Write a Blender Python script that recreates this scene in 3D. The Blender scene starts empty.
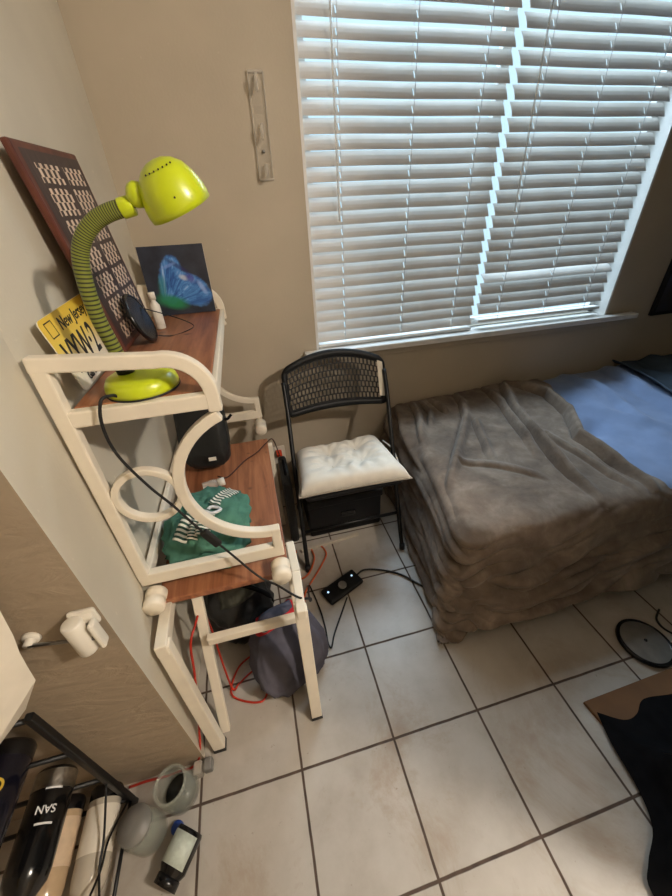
import bpy, bmesh, math, random
from mathutils import Vector, Matrix, noise
random.seed(7)
SC = bpy.context.scene
COL = SC.collection
PI = math.pi
V = Vector

# ------------------------------------------------------------------ camera
cam_d = bpy.data.cameras.new('camera')
cam = bpy.data.objects.new('camera', cam_d)
COL.objects.link(cam)
SC.camera = cam
cam_d.sensor_fit = 'HORIZONTAL'
cam_d.sensor_width = 36.0
cam_d.lens = 351.195 / 672 * 36.0
cam_d.clip_start = 0.01
R = Matrix(((0.96849847, 0.17028786, -0.18169411),
            (-0.24504924, 0.52196183, -0.81701085),
            (-0.04428964, 0.83579776, 0.54724814)))
cam.matrix_world = Matrix.Translation((0.3792, -0.3966, 1.4338)) @ R.to_4x4()

# ------------------------------------------------------------------ world, lights, exposure
w = bpy.data.worlds.new('daylight')
SC.world = w
w.use_nodes = True
bg = w.node_tree.nodes['Background']
bg.inputs['Color'].default_value = (0.58, 0.84, 1.0, 1)
bg.inputs['Strength'].default_value = 1.25
SC.view_settings.view_transform = 'Standard'
SC.view_settings.look = 'None'
SC.view_settings.exposure = 0.0
SC.view_settings.gamma = 1.0
SC.cycles.use_denoising = True
SC.cycles.max_bounces = 8
SC.cycles.transparent_max_bounces = 12
SC.cycles.caustics_refractive = False
SC.cycles.caustics_reflective = False

def lamp(name, loc, energy, color, radius):
    d = bpy.data.lights.new(name, 'POINT')
    d.energy = energy; d.color = color; d.shadow_soft_size = radius
    o = bpy.data.objects.new(name, d); o.location = loc
    COL.objects.link(o)
    return o
lamp('ceiling_bulb', (1.75, -0.95, 2.25), 132, (1.0, 0.90, 0.79), 0.06)
def area(name, loc, rot, sx, sy, energy, color):
    d = bpy.data.lights.new(name, 'AREA')
    d.shape = 'RECTANGLE'; d.size = sx; d.size_y = sy; d.energy = energy; d.color = color
    o = bpy.data.objects.new(name, d); o.location = loc; o.rotation_euler = rot
    COL.objects.link(o)
    return o
# daylight standing outside the window glass, shining in through the blinds
area('window_daylight', (1.6, 2.5, 3.1), (math.radians(-48), 0, 0), 2.6, 1.2, 190, (0.64, 0.83, 1.0))

# ------------------------------------------------------------------ materials
def srgb(r, g, b):
    f = lambda c: (c / 255 / 12.92) if c / 255 <= 0.04045 else ((c / 255 + 0.055) / 1.055) ** 2.4
    return (f(r), f(g), f(b), 1)

class NT:
    def __init__(s, name):
        s.m = bpy.data.materials.new(name); s.m.use_nodes = True
        s.t = s.m.node_tree; s.b = s.t.nodes['Principled BSDF']
    def n(s, kind, **k):
        x = s.t.nodes.new(kind)
        for a, v in k.items(): setattr(x, a, v)
        return x
    def l(s, a, b): s.t.links.new(a, b)
    def coord(s, which='Object'):
        return s.n('ShaderNodeTexCoord').outputs[which]
    def pos(s):
        return s.n('ShaderNodeNewGeometry').outputs['Position']
    def math(s, op, a, b=None, c=None):
        x = s.n('ShaderNodeMath', operation=op)
        for i, v in enumerate((a, b, c)):
            if v is None: continue
            if isinstance(v, (int, float)): x.inputs[i].default_value = v
            else: s.l(v, x.inputs[i])
        return x.outputs[0]
    def noise(s, vec, scale, detail=3, rough=.5, dist=0):
        x = s.n('ShaderNodeTexNoise')
        if vec is not None: s.l(vec, x.inputs['Vector'])
        x.inputs['Scale'].default_value = scale; x.inputs['Detail'].default_value = detail
        x.inputs['Roughness'].default_value = rough; x.inputs['Distortion'].default_value = dist
        return x.outputs['Fac']
    def ramp(s, fac, stops):
        x = s.n('ShaderNodeValToRGB')
        e = x.color_ramp.elements
        while len(e) < len(stops): e.new(0.5)
        for i, (p, c) in enumerate(stops):
            e[i].position = p; e[i].color = c
        s.l(fac, x.inputs['Fac']); return x.outputs['Color']
    def mix(s, fac, a, b, blend='MIX'):
        x = s.n('ShaderNodeMix', data_type='RGBA', blend_type=blend)
        for sock, v in ((x.inputs[0], fac), (x.inputs[6], a), (x.inputs[7], b)):
            if isinstance(v, (int, float, tuple)): sock.default_value = v
            else: s.l(v, sock)
        return x.outputs[2]
    def bump(s, h, strength, dist=0.01):
        x = s.n('ShaderNodeBump')
        x.inputs['Strength'].default_value = strength; x.inputs['Distance'].default_value = dist
        s.l(h, x.inputs['Height']); s.l(x.outputs[0], s.b.inputs['Normal'])
    def mapping(s, vec, scale=(1, 1, 1), rot=(0, 0, 0)):
        x = s.n('ShaderNodeMapping'); s.l(vec, x.inputs['Vector'])
        x.inputs['Scale'].default_value = scale; x.inputs['Rotation'].default_value = rot
        return x.outputs[0]
    def base(s, c):
        if isinstance(c, tuple): s.b.inputs['Base Color'].default_value = c
        else: s.l(c, s.b.inputs['Base Color'])

def mat(name, col, rough=.5, metal=0, var=.12, scale=25, bump=0, bscale=200, bdist=.002, spec=.5, sheen=0, coat=0):
    k = NT(name)
    p = k.pos()
    dark = tuple(c * (1 - var) for c in col[:3]) + (1,)
    lite = tuple(min(1, c * (1 + var)) for c in col[:3]) + (1,)
    k.base(k.ramp(k.noise(p, scale, 4), [(.3, dark), (.7, lite)]))
    k.b.inputs['Roughness'].default_value = rough
    k.b.inputs['Metallic'].default_value = metal
    k.b.inputs['Specular IOR Level'].default_value = spec
    if sheen:
        k.b.inputs['Sheen Weight'].default_value = sheen
    if coat: k.b.inputs['Coat Weight'].default_value = coat
    if bump: k.bump(k.noise(p, bscale, 3), bump, bdist)
    return k.m

def wall_mat(name, col, rough_tex=False):
    k = NT(name); p = k.pos()
    n = k.noise(p, 3, 5)
    a = tuple(c * .93 for c in col[:3]) + (1,); b = tuple(min(1, c * 1.06) for c in col[:3]) + (1,)
    c = k.ramp(n, [(.3, a), (.7, b)])
    sp = k.noise(p, 45, 2)
    c = k.mix(k.ramp(sp, [(.72, (0, 0, 0, 1)), (.76, (.35, .35, .35, 1))]), c, tuple(min(1, x * 1.25) for x in col[:3]) + (1,))
    k.base(c)
    k.b.inputs['Roughness'].default_value = .62
    if rough_tex:
        h = k.noise(k.mapping(p, (.55, 1, 1.6)), 17, 4, .55, .8)
        k.bump(h, .55, .012)
    else:
        h = k.noise(p, 110, 3)
        k.bump(h, .14, .004)
    return k.m

M = {}
M['wall_tan'] = wall_mat('tan_wall_paint', srgb(182, 169, 148))
M['wall_left'] = wall_mat('grey_wall_paint', srgb(206, 198, 180))
M['wall_rough'] = wall_mat('knockdown_plaster', srgb(160, 144, 122), True)
M['ceiling'] = wall_mat('ceiling_paint', srgb(215, 210, 200))
M['white_paint'] = mat('white_trim_paint', srgb(226, 224, 220), .45, var=.04)
M['cream'] = mat('cream_painted_wood', srgb(232, 222, 203), .38, var=.05, scale=14, bump=.08, bscale=60)
M['black_plastic'] = mat('black_plastic', srgb(17, 17, 18), .5, var=.15, bump=.1, bscale=400, bdist=.0006, spec=.3)
M['black_metal'] = mat('black_metal', srgb(15, 15, 16), .42, var=.1, spec=.35)
M['black_gloss'] = mat('black_gloss', srgb(14, 14, 16), .22, var=.1)
M['rubber'] = mat('black_rubber', srgb(18, 17, 17), .6, var=.1)
M['black_cloth'] = mat('black_cloth', srgb(16, 15, 16), .95, var=.3, bump=.3, bscale=260, spec=.1)
M['lime'] = mat('lime_enamel', srgb(192, 206, 30), .3, var=.06, scale=18, coat=.3)
M['grey_metal'] = mat('grey_metal', srgb(140, 138, 135), .3, 1.0, var=.08)
M['white_plastic'] = mat('white_plastic', srgb(226, 220, 206), .35, var=.03)
M['red_cord'] = mat('red_cord', srgb(176, 44, 24), .45, var=.08)
M['orange_cord'] = mat('orange_cord', srgb(196, 92, 48), .45, var=.08)
M['brown_cord'] = mat('brown_cord', srgb(70, 34, 24), .45, var=.08)
M['cushion'] = mat('cushion_cotton', srgb(214, 208, 196), .9, var=.05, bump=.25, bscale=500, bdist=.0008, spec=.2)
M['cushion_piping'] = mat('cushion_piping', srgb(160, 152, 138), .9, var=.05)
M['blue_sheet'] = mat('blue_bedding', srgb(122, 141, 176), .95, var=.12, scale=9, bump=.25, bscale=120, bdist=.002, spec=.15, sheen=.3)
M['navy'] = mat('navy_pillow', srgb(72, 84, 96), .95, var=.15, scale=12, bump=.2, bscale=140, bdist=.002, spec=.15)
M['mattress'] = mat('mattress_ticking', srgb(190, 184, 172), .9, var=.05)
M['green_cloth'] = mat('green_cotton', srgb(78, 124, 106), .9, var=.12, scale=30, bump=.3, bscale=300, bdist=.0012, spec=.2)
M['grey_canvas'] = mat('grey_canvas', srgb(82, 80, 90), .85, var=.1, bump=.3, bscale=500, bdist=.0008, spec=.2)
M['red_canvas'] = mat('red_canvas', srgb(190, 28, 36), .7, var=.1)
M['olive_nylon'] = mat('olive_nylon', srgb(58, 60, 50), .5, var=.2, bump=.2, bscale=60, bdist=.006)
M['black_nylon'] = mat('black_nylon', srgb(24, 25, 25), .5, var=.2, bump=.2, bscale=70, bdist=.005)
M['cardboard'] = mat('brown_cardboard', srgb(112, 78, 48), .8, var=.12, scale=12)
M['paper_white'] = mat('white_paper', srgb(228, 220, 204), .7, var=.03)
M['foil'] = mat('silver_foil', srgb(170, 166, 158), .3, 1.0, var=.25, scale=60, bump=.5, bscale=90, bdist=.004)
M['gold'] = mat('gold_ink', srgb(226, 192, 70), .35, .3, var=.05)
M['label_cream'] = mat('cream_label', srgb(214, 190, 160), .6, var=.1, scale=40)
M['label_pale'] = mat('pale_blue_label', srgb(196, 206, 196), .5, var=.12, scale=90)
M['ink'] = mat('black_ink', srgb(22, 20, 20), .5, var=.05)
M['white_ink'] = mat('white_ink', srgb(222, 222, 222), .5, var=.03)
M['blue_plastic'] = mat('blue_plastic', srgb(40, 70, 150), .4, var=.1)
M['disc_grey'] = mat('grey_disc', srgb(118, 116, 112), .45, var=.12, scale=30)
M['pale_wood'] = mat('pale_strip', srgb(186, 176, 160), .6, var=.08)
M['outlet_white'] = mat('outlet_white', srgb(222, 214, 200), .4, var=.02)
M['red_plastic'] = mat('red_plastic', srgb(210, 70, 40), .4, var=.05)
M['mirror'] = mat('mirror_glass', srgb(150, 156, 156), .05, 1.0, var=.02)

def glass(name, col, rough=.05, alpha=.25):
    k = NT(name)
    n = k.noise(k.pos(), 30, 2)
    k.base(k.ramp(n, [(.3, tuple(c * .9 for c in col[:3]) + (1,)), (.7, col)]))
    k.b.inputs['Roughness'].default_value = rough
    k.b.inputs['Alpha'].default_value = alpha
    k.b.inputs['Specular IOR Level'].default_value = .9
    return k.m
M['clear_plastic'] = glass('clear_acrylic', srgb(226, 218, 204), .06, .38)
M['jar_glass'] = glass('jar_glass', srgb(196, 202, 190), .04, .26)
M['clear_plate'] = glass('clear_acrylic_plate', srgb(214, 206, 190), .05, .14)
M['bottle_pale'] = glass('pale_bottle_glass', srgb(214, 186, 150), .08, .9)
M['bottle_clear'] = glass('clear_bottle_glass', srgb(214, 204, 186), .08, .85)
M['pane'] = glass('window_glass', srgb(220, 235, 240), .02, .08)
M['bottle_black'] = mat('black_bottle_glass', srgb(14, 14, 15), .15, var=.1)
M['bottle_navy'] = mat('navy_bottle_glass', srgb(18, 18, 30), .15, var=.1)

# blind slats: thin white vinyl that lets some daylight through
k = NT('blind_vinyl')
k.base(k.ramp(k.noise(k.pos(), 8, 3), [(.3, srgb(222, 216, 208)), (.7, srgb(232, 228, 222))]))
k.b.inputs['Roughness'].default_value = .5
tl = k.n('ShaderNodeBsdfTranslucent'); tl.inputs['Color'].default_value = srgb(214, 218, 226)
mx = k.n('ShaderNodeMixShader'); mx.inputs[0].default_value = .16
k.l(k.b.outputs[0], mx.inputs[1]); k.l(tl.outputs[0], mx.inputs[2])
k.l(mx.outputs[0], k.t.nodes['Material Output'].inputs['Surface'])
M['slat'] = k.m
M['cordwhite'] = mat('white_cord', srgb(220, 220, 222), .7, var=.03)

# wood shelf
def wood(name, c1, c2, c3, axis='y'):
    k = NT(name); p = k.pos()
    sc = {'y': (22, 1.6, 22), 'x': (1.6, 22, 22), 'z': (22, 22, 1.6)}[axis]
    n = k.noise(k.mapping(p, sc), 1.6, 6, .6, .6)
    c = k.ramp(n, [(.28, c1), (.5, c2), (.72, c3)])
    kn = k.noise(p, 16, 2)
    c = k.mix(k.ramp(kn, [(.64, (0, 0, 0, 1)), (.76, (.75, .75, .75, 1))]), c, tuple(x * .3 for x in c1[:3]) + (1,))
    k.base(c); k.b.inputs['Roughness'].default_value = .42
    k.bump(n, .1, .002)
    return k.m
M['wood'] = wood('red_brown_wood', srgb(114, 66, 42), srgb(154, 98, 66), srgb(182, 124, 86))
M['wood_dark'] = wood('dark_walnut', srgb(66, 30, 20), srgb(92, 46, 32), srgb(112, 62, 44), 'z')

# floor tiles
k = NT('ceramic_floor_tiles'); p = k.pos()
sx = k.n('ShaderNodeSeparateXYZ'); k.l(p, sx.inputs[0])
S_ = 0.305
masks = []; ids = []
wob = k.math('MULTIPLY', k.math('SUBTRACT', k.noise(p, 14, 3), .5), .003)
for ax in ('X', 'Y'):
    q = k.math('DIVIDE', k.math('ADD', sx.outputs[ax], wob), S_)
    fl = k.math('FLOOR', q); ids.append(fl)
    fr = k.math('SUBTRACT', q, fl)
    d = k.math('MINIMUM', fr, k.math('SUBTRACT', 1.0, fr))
    masks.append(k.math('MULTIPLY', d, S_))
dist = k.math('MINIMUM', masks[0], masks[1])
mr = k.n('ShaderNodeMapRange'); k.l(dist, mr.inputs[0])
mr.inputs[1].default_value = .0028; mr.inputs[2].default_value = .0046
gm = mr.outputs[0]                                     # 0 in grout, 1 on tile
cx = k.n('ShaderNodeCombineXYZ'); k.l(ids[0], cx.inputs[0]); k.l(ids[1], cx.inputs[1])
wn = k.n('ShaderNodeTexWhiteNoise', noise_dimensions='3D'); k.l(cx.outputs[0], wn.inputs[0])
c = k.ramp(k.noise(p, 5, 6, .6), [(.25, srgb(158, 148, 136)), (.5, srgb(178, 171, 161)), (.8, srgb(193, 188, 180))])
c = k.mix(k.math('MULTIPLY', wn.outputs['Value'], .22), c, srgb(176, 162, 144))
st = k.ramp(k.noise(p, 2.6, 7, .72, .7), [(.53, (0, 0, 0, 1)), (.72, (.65, .65, .65, 1))])
c = k.mix(st, c, srgb(150, 124, 98))
sm = k.ramp(k.noise(p, 38, 4, .7), [(.66, (0, 0, 0, 1)), (.74, (.55, .55, .55, 1))])
c = k.mix(sm, c, srgb(112, 92, 74))
gc = k.ramp(k.noise(p, 20, 3), [(.3, srgb(62, 50, 42)), (.7, srgb(92, 74, 62))])
k.base(k.mix(gm, gc, c))
rr = k.n('ShaderNodeMapRange'); k.l(gm, rr.inputs[0]); rr.inputs[3].default_value = .9; rr.inputs[4].default_value = .36
k.l(rr.outputs[0], k.b.inputs['Roughness'])
hh = k.math('ADD', gm, k.math('MULTIPLY', k.noise(p, 9, 3), .25))
k.bump(hh, .35, .004)
M['tile'] = k.m

# brown fleece blanket
k = NT('brown_fleece'); p = k.pos()
n = k.noise(p, 7, 6, .65, .4)
k.base(k.ramp(n, [(.25, srgb(88, 76, 66)), (.5, srgb(118, 104, 92)), (.75, srgb(150, 136, 122))]))
k.b.inputs['Roughness'].default_value = .95; k.b.inputs['Specular IOR Level'].default_value = .1
k.b.inputs['Sheen Weight'].default_value = .15
k.bump(k.noise(p, 60, 5, .7), .3, .005)
M['blanket'] = k.m

# gooseneck: ribbed lime / black hose
k = NT('ribbed_hose')
uv = k.coord('UV'); sp_ = k.n('ShaderNodeSeparateXYZ'); k.l(uv, sp_.inputs[0])
f = k.math('FRACT', k.math('MULTIPLY', sp_.outputs['Y'], 58))
c = k.ramp(f, [(.0, srgb(28, 28, 20)), (.30, srgb(44, 44, 28)), (.45, srgb(126, 134, 52)), (.95, srgb(118, 126, 48))])
k.base(c); k.b.inputs['Roughness'].default_value = .45
M['hose'] = k.m

# woven board : dark wood with cream bars in clusters
k = NT('woven_pattern_board')
uv = k.coord('UV'); s3 = k.n('ShaderNodeSeparateXYZ'); k.l(uv, s3.inputs[0])
cu = k.math('FLOOR', k.math('MULTIPLY', s3.outputs['X'], 22))
odd = k.math('MODULO', cu, 2)
vv = k.math('ADD', k.math('MULTIPLY', s3.outputs['Y'], 14), k.math('MULTIPLY', odd, .5))
on = k.math('LESS_THAN', k.math('FRACT', vv), .52)
fu = k.math('FRACT', k.math('MULTIPLY', s3.outputs['X'], 22))
on = k.math('MULTIPLY', on, k.math('GREATER_THAN', fu, .03))
def band(x, lo, hi): return k.math('MULTIPLY', k.math('GREATER_THAN', x, lo), k.math('LESS_THAN', x, hi))
cl_u = k.math('ADD', band(s3.outputs['X'], .12, .50), band(s3.outputs['X'], .585, .96))
rows = k.math('FRACT', k.math('MULTIPLY', s3.outputs['Y'], 7.0))
cl_v = k.math('MULTIPLY', k.math('LESS_THAN', k.math('ABSOLUTE', k.math('SUBTRACT', rows, k.math('ADD', .42, k.math('MULTIPLY', k.noise(k.mapping(uv, (20, 1, 1)), 1.0, 1), .16)))), .42), band(s3.outputs['Y'], .03, .95))
on = k.math('MULTIPLY', on, k.math('MULTIPLY', cl_u, cl_v))
wn_ = k.noise(k.mapping(uv, (30, 3, 1)), 2, 3)
dk = k.ramp(wn_, [(.3, srgb(44, 32, 30)), (.7, srgb(72, 54, 50))])
lt = k.ramp(wn_, [(.3, srgb(196, 172, 148)), (.7, srgb(226, 206, 184))])
k.base(k.mix(on, dk, lt)); k.b.inputs['Roughness'].default_value = .45
M['weave'] = k.m

# licence plate: yellow fading to white towards its lower edge
k = NT('yellow_plate')
uv = k.coord('UV'); s3 = k.n('ShaderNodeSeparateXYZ'); k.l(uv, s3.inputs[0])
k.base(k.ramp(s3.outputs['Y'], [(.0, srgb(236, 230, 214)), (.30, srgb(238, 228, 196)), (.60, srgb(238, 208, 90)), (1., srgb(236, 196, 60))]))
k.b.inputs['Roughness'].default_value = .35
M['plate'] = k.m

# green / white stripes
k = NT('striped_ribbon')
uv = k.coord('UV'); s3 = k.n('ShaderNodeSeparateXYZ'); k.l(uv, s3.inputs[0])
f = k.math('LESS_THAN', k.math('FRACT', k.math('MULTIPLY', s3.outputs['Y'], 9)), .5)
k.base(k.mix(f, srgb(40, 78, 64), srgb(222, 220, 206))); k.b.inputs['Roughness'].default_value = .85
M['stripes'] = k.m

# painting and dark poster via vertex colours are avoided: painting is node based
k = NT('abstract_blue_painting')
uv = k.coord('UV'); s3 = k.n('ShaderNodeSeparateXYZ'); k.l(uv, s3.inputs[0])
X, Y = s3.outputs['X'], s3.outputs['Y']
def rot2(cx_, cy_, a):
    dx = k.math('SUBTRACT', X, cx_); dy = k.math('SUBTRACT', Y, cy_)
    ca, sa = math.cos(a), math.sin(a)
    return (k.math('ADD', k.math('MULTIPLY', dx, ca), k.math('MULTIPLY', dy, sa)),
            k.math('SUBTRACT', k.math('MULTIPLY', dy, ca), k.math('MULTIPLY', dx, sa)))
def ell(cx_, cy_, a, ra, rb):
    u_, v_ = rot2(cx_, cy_, a)
    return k.math('SQRT', k.math('ADD', k.math('POWER', k.math('ABSOLUTE', k.math('DIVIDE', u_, ra)), 2), k.math('POWER', k.math('ABSOLUTE', k.math('DIVIDE', v_, rb)), 2)))
nz = k.math('MULTIPLY', k.math('SUBTRACT', k.noise(uv, 5, 5, .6), .5), .5)
nz2 = k.noise(k.mapping(uv, (4, 16, 1), (0, 0, .6)), 1.5, 4, .6, 1.)
bgc = k.ramp(k.noise(uv, 3, 4), [(.3, srgb(28, 32, 44)), (.7, srgb(54, 58, 72))])
e1 = k.math('ADD', k.math('MINIMUM', ell(.40, .52, 1.35, .38, .20), ell(.62, .38, -.50, .42, .25)), nz)
an = k.math('ARCTAN2', k.math('SUBTRACT', Y, .12), k.math('SUBTRACT', X, .22))
cv = k.n('ShaderNodeCombineXYZ'); k.l(an, cv.inputs[0]); k.l(k.math('MULTIPLY', e1, .25), cv.inputs[1])
fan = k.noise(cv.outputs[0], 9, 4, .6, .6)
body = k.ramp(fan, [(.22, srgb(26, 50, 110)), (.42, srgb(44, 96, 168)), (.58, srgb(78, 138, 204)), (.72, srgb(150, 186, 228)), (.85, srgb(206, 220, 236))])
m1 = k.ramp(e1, [(.84, (1, 1, 1, 1)), (1.06, (0, 0, 0, 1))])
c = k.mix(m1, bgc, body)
e2 = k.math('ADD', ell(.34, .20, -.25, .30, .13), nz)
c = k.mix(k.ramp(e2, [(.45, (.9, .9, .9, 1)), (1.1, (0, 0, 0, 1))]), c, srgb(38, 136, 88))
e3 = k.math('ADD', ell(.24, .42, 1.4, .24, .08), nz)
c = k.mix(k.ramp(e3, [(.4, (.6, .6, .6, 1)), (1.1, (0, 0, 0, 1))]), c, srgb(46, 132, 116))
for cx_, cy_, a_, ra_, rb_, col_ in ((.56, .70, -.62, .30, .040, srgb(30, 34, 96)), (.60, .54, -.4, .09, .05, srgb(214, 218, 222)), (.70, .52, -.75, .10, .07, srgb(82, 72, 156)), (.86, .38, -1.1, .14, .05, srgb(160, 186, 232)), (.40, .72, .3, .16, .03, srgb(120, 150, 216))):
    e = k.math('ADD', ell(cx_, cy_, a_, ra_, rb_), nz)
    c = k.mix(k.ramp(e, [(.4, (.7, .7, .7, 1)), (1.2, (0, 0, 0, 1))]), c, col_)
k.base(c); k.b.inputs['Roughness'].default_value = .4
k.bump(fan, .2, .002)
M['painting'] = k.m

# ------------------------------------------------------------------ geometry helpers
BASE = {}
def bmnew(): return bmesh.new()

def finish(name, bm, m, parent=None, loc=None, smooth=False, bevel=0, subsurf=0, solid=0):
    if parent is not None: off = BASE[parent.name]
    else: off = V(loc) if loc is not None else V((0, 0, 0))
    bmesh.ops.translate(bm, verts=bm.verts, vec=-off)
    bmesh.ops.recalc_face_normals(bm, faces=bm.faces)
    me = bpy.data.meshes.new(name); bm.to_mesh(me); bm.free()
    if smooth:
        for p in me.polygons: p.use_smooth = True
    me.materials.append(M[m] if isinstance(m, str) else m)
    o = bpy.data.objects.new(name, me); COL.objects.link(o)
    BASE[o.name] = off.copy()
    if parent is not None: o.parent = parent
    else: o.location = off
    if solid:
        x = o.modifiers.new('thickness', 'SOLIDIFY'); x.thickness = solid; x.offset = 1
    if bevel:
        x = o.modifiers.new('bevel', 'BEVEL'); x.width = bevel; x.segments = 2; x.limit_method = 'ANGLE'; x.angle_limit = math.radians(40)
        x.harden_normals = False
    if subsurf:
        x = o.modifiers.new('subdivision', 'SUBSURF'); x.levels = subsurf; x.render_levels = subsurf
    return o

def thing(name, label, cat, loc, group=None):
    o = bpy.data.objects.new(name, None); COL.objects.link(o)
    o.location = loc; o.empty_display_size = .05
    BASE[o.name] = V(loc)
    o['label'] = label; o['category'] = cat
    if group: o['group'] = group
    return o
def tag(o, label, cat, group=None):
    o['label'] = label; o['category'] = cat
    if group: o['group'] = group
    return o
def struct(o): o['kind'] = 'structure'; return o

def box(bm, lo, hi, mtx=None):
    lo, hi = V(lo), V(hi)
    vs = [bm.verts.new((x, y, z)) for x in (lo.x, hi.x) for y in (lo.y, hi.y) for z in (lo.z, hi.z)]
    for f in ((0, 1, 3, 2), (4, 6, 7, 5), (0, 4, 5, 1), (2, 3, 7, 6), (0, 2, 6, 4), (1, 5, 7, 3)):
        bm.faces.new([vs[i] for i in f])
    if mtx is not None: bmesh.ops.transform(bm, matrix=mtx, verts=vs)
    return vs

def beam(bm, a, b, wx, wy, up=(0, 1, 0)):
    """rectangular bar from a to b; wx across, wy along the up hint"""
    a, b = V(a), V(b); d = (b - a).normalized(); u = V(up)
    s = d.cross(u).normalized(); u = s.cross(d).normalized()
    vs = []
    for p in (a, b):
        for i, j in ((-1, -1), (1, -1), (1, 1), (-1, 1)):
            vs.append(bm.verts.new(p + s * wx / 2 * i + u * wy / 2 * j))
    for f in ((0, 1, 2, 3), (7, 6, 5, 4), (0, 4, 5, 1), (1, 5, 6, 2), (2, 6, 7, 3), (3, 7, 4, 0)):
        bm.faces.new([vs[i] for i in f])

def catmull(pts, n=6):
    pts = [V(p) for p in pts]; out = []
    P = [pts[0] * 2 - pts[1]] + pts + [pts[-1] * 2 - pts[-2]]
    for i in range(1, len(P) - 2):
        for k_ in range(n):
            t = k_ / n
            a, b, c_, d = P[i - 1], P[i], P[i + 1], P[i + 2]
            out.append(.5 * ((2 * b) + (c_ - a) * t + (2 * a - 5 * b + 4 * c_ - d) * t * t + (3 * b - a - 3 * c_ + d) * t ** 3))
    out.append(pts[-1]); return out

def tube(bm, pts, r, seg=10, smooth=0, uv=False, closed=False, radii=None):
    pts = catmull(pts, smooth) if smooth else [V(p) for p in pts]
    n = len(pts); rings = []
    up = V((0, 0, 1)); prev = None
    for i, p in enumerate(pts):
        if closed: d = (pts[(i + 1) % n] - pts[i - 1]).normalized()
        else: d = (pts[min(i + 1, n - 1)] - pts[max(i - 1, 0)]).normalized()
        if prev is None:
            a = d.cross(up)
            if a.length < 1e-3: a = d.cross(V((1, 0, 0)))
            a.normalize()
        else:
            a = (prev - d * prev.dot(d)).normalized()
        prev = a; b = d.cross(a)
        rad = radii(i / max(1, n - 1)) if radii else r
        rings.append([bm.verts.new(p + (a * math.cos(2 * PI * k_ / seg) + b * math.sin(2 * PI * k_ / seg)) * rad) for k_ in range(seg)])
    lay = bm.loops.layers.uv.verify() if uv else None
    m_ = n if closed else n - 1
    for i in range(m_):
        A, B = rings[i], rings[(i + 1) % n]
        for k_ in range(seg):
            f = bm.faces.new((A[k_], A[(k_ + 1) % seg], B[(k_ + 1) % seg], B[k_]))
            if lay:
                for lp, (x, y) in zip(f.loops, ((k_, i), (k_ + 1, i), (k_ + 1, i + 1), (k_, i + 1))):
                    lp[lay].uv = (x / seg, y / (n - 1))
    if not closed:
        bm.faces.new(rings[0][::-1]); bm.faces.new(rings[-1])
    return rings

def frame_from(axis):
    z = V(axis).normalized(); x = z.orthogonal().normalized(); y = z.cross(x)
    return Matrix((x, y, z)).transposed()

def lathe(bm, prof, origin, axis=(0, 0, 1), seg=32, cap=True):
    """prof: list of (radius, height) along the axis"""
    F = frame_from(axis); o = V(origin); rings = []
    for r, h in prof:
        if r < 1e-5: rings.append([bm.verts.new(o + F @ V((0, 0, h)))])
        else: rings.append([bm.verts.new(o + F @ V((r * math.cos(2 * PI * i / seg), r * math.sin(2 * PI * i / seg), h))) for i in range(seg)])
    for A, B in zip(rings[:-1], rings[1:]):
        if len(A) == 1 and len(B) == 1: continue
        for i in range(seg):
            j = (i + 1) % seg
            if len(A) == 1: bm.faces.new((A[0], B[i], B[j]))
            elif len(B) == 1: bm.faces.new((A[i], A[j], B[0]))
            else: bm.faces.new((A[i], A[j], B[j], B[i]))
    if cap:
        if len(rings[0]) > 1: bm.faces.new(rings[0][::-1])
        if len(rings[-1]) > 1: bm.faces.new(rings[-1])

def band(bm, pts, t, y0, y1, closed=False):
    """flat wooden band: centre line in the x-z plane, thickness t in plane, from y0 to y1"""
    n = len(pts); L = []
    for i, (x, z) in enumerate(pts):
        if closed: a, b = pts[i - 1], pts[(i + 1) % n]
        else: a, b = pts[max(0, i - 1)], pts[min(n - 1, i + 1)]
        d = V((b[0] - a[0], b[1] - a[1])).normalized(); nn = V((-d.y, d.x))
        q = []
        for s_, y in ((1, y0), (1, y1), (-1, y1), (-1, y0)):
            q.append(bm.verts.new((x + nn.x * t / 2 * s_, y, z + nn.y * t / 2 * s_)))
        L.append(q)
    for i in range(n if closed else n - 1):
        A, B = L[i], L[(i + 1) % n]
        for k_ in range(4):
            bm.faces.new((A[k_], A[(k_ + 1) % 4], B[(k_ + 1) % 4], B[k_]))
    if not closed:
        bm.faces.new(L[0][::-1]); bm.faces.new(L[-1])

def grid(bm, nu, nv, fn, uv=True):
    lay = bm.loops.layers.uv.verify()
    vs = [[bm.verts.new(fn(i / (nu - 1), j / (nv - 1))) for j in range(nv)] for i in range(nu)]
    for i in range(nu - 1):
        for j in range(nv - 1):
            f = bm.faces.new((vs[i][j], vs[i + 1][j], vs[i + 1][j + 1], vs[i][j + 1]))
            for lp, (a, b) in zip(f.loops, ((i, j), (i + 1, j), (i + 1, j + 1), (i, j + 1))):
                lp[lay].uv = (a / (nu - 1), b / (nv - 1))
    return vs

def blob(bm, fn, nu=40, nv=24):
    """closed lump: fn(direction) -> point"""
    top = bm.verts.new(fn(V((0, 0, 1)))); bot = bm.verts.new(fn(V((0, 0, -1)))); rows = []
    for j in range(1, nv):
        th = PI * j / nv
        rows.append([bm.verts.new(fn(V((math.sin(th) * math.cos(2 * PI * i / nu), math.sin(th) * math.sin(2 * PI * i / nu), math.cos(th))))) for i in range(nu)])
    for i in range(nu):
        j = (i + 1) % nu
        bm.faces.new((top, rows[0][i], rows[0][j])); bm.faces.new((bot, rows[-1][j], rows[-1][i]))
        for a, b in zip(rows[:-1], rows[1:]): bm.faces.new((a[i], b[i], b[j], a[j]))

def fbm(p, s): return noise.fractal(V(p) * s, 1.0, 2.0, 4)

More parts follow.
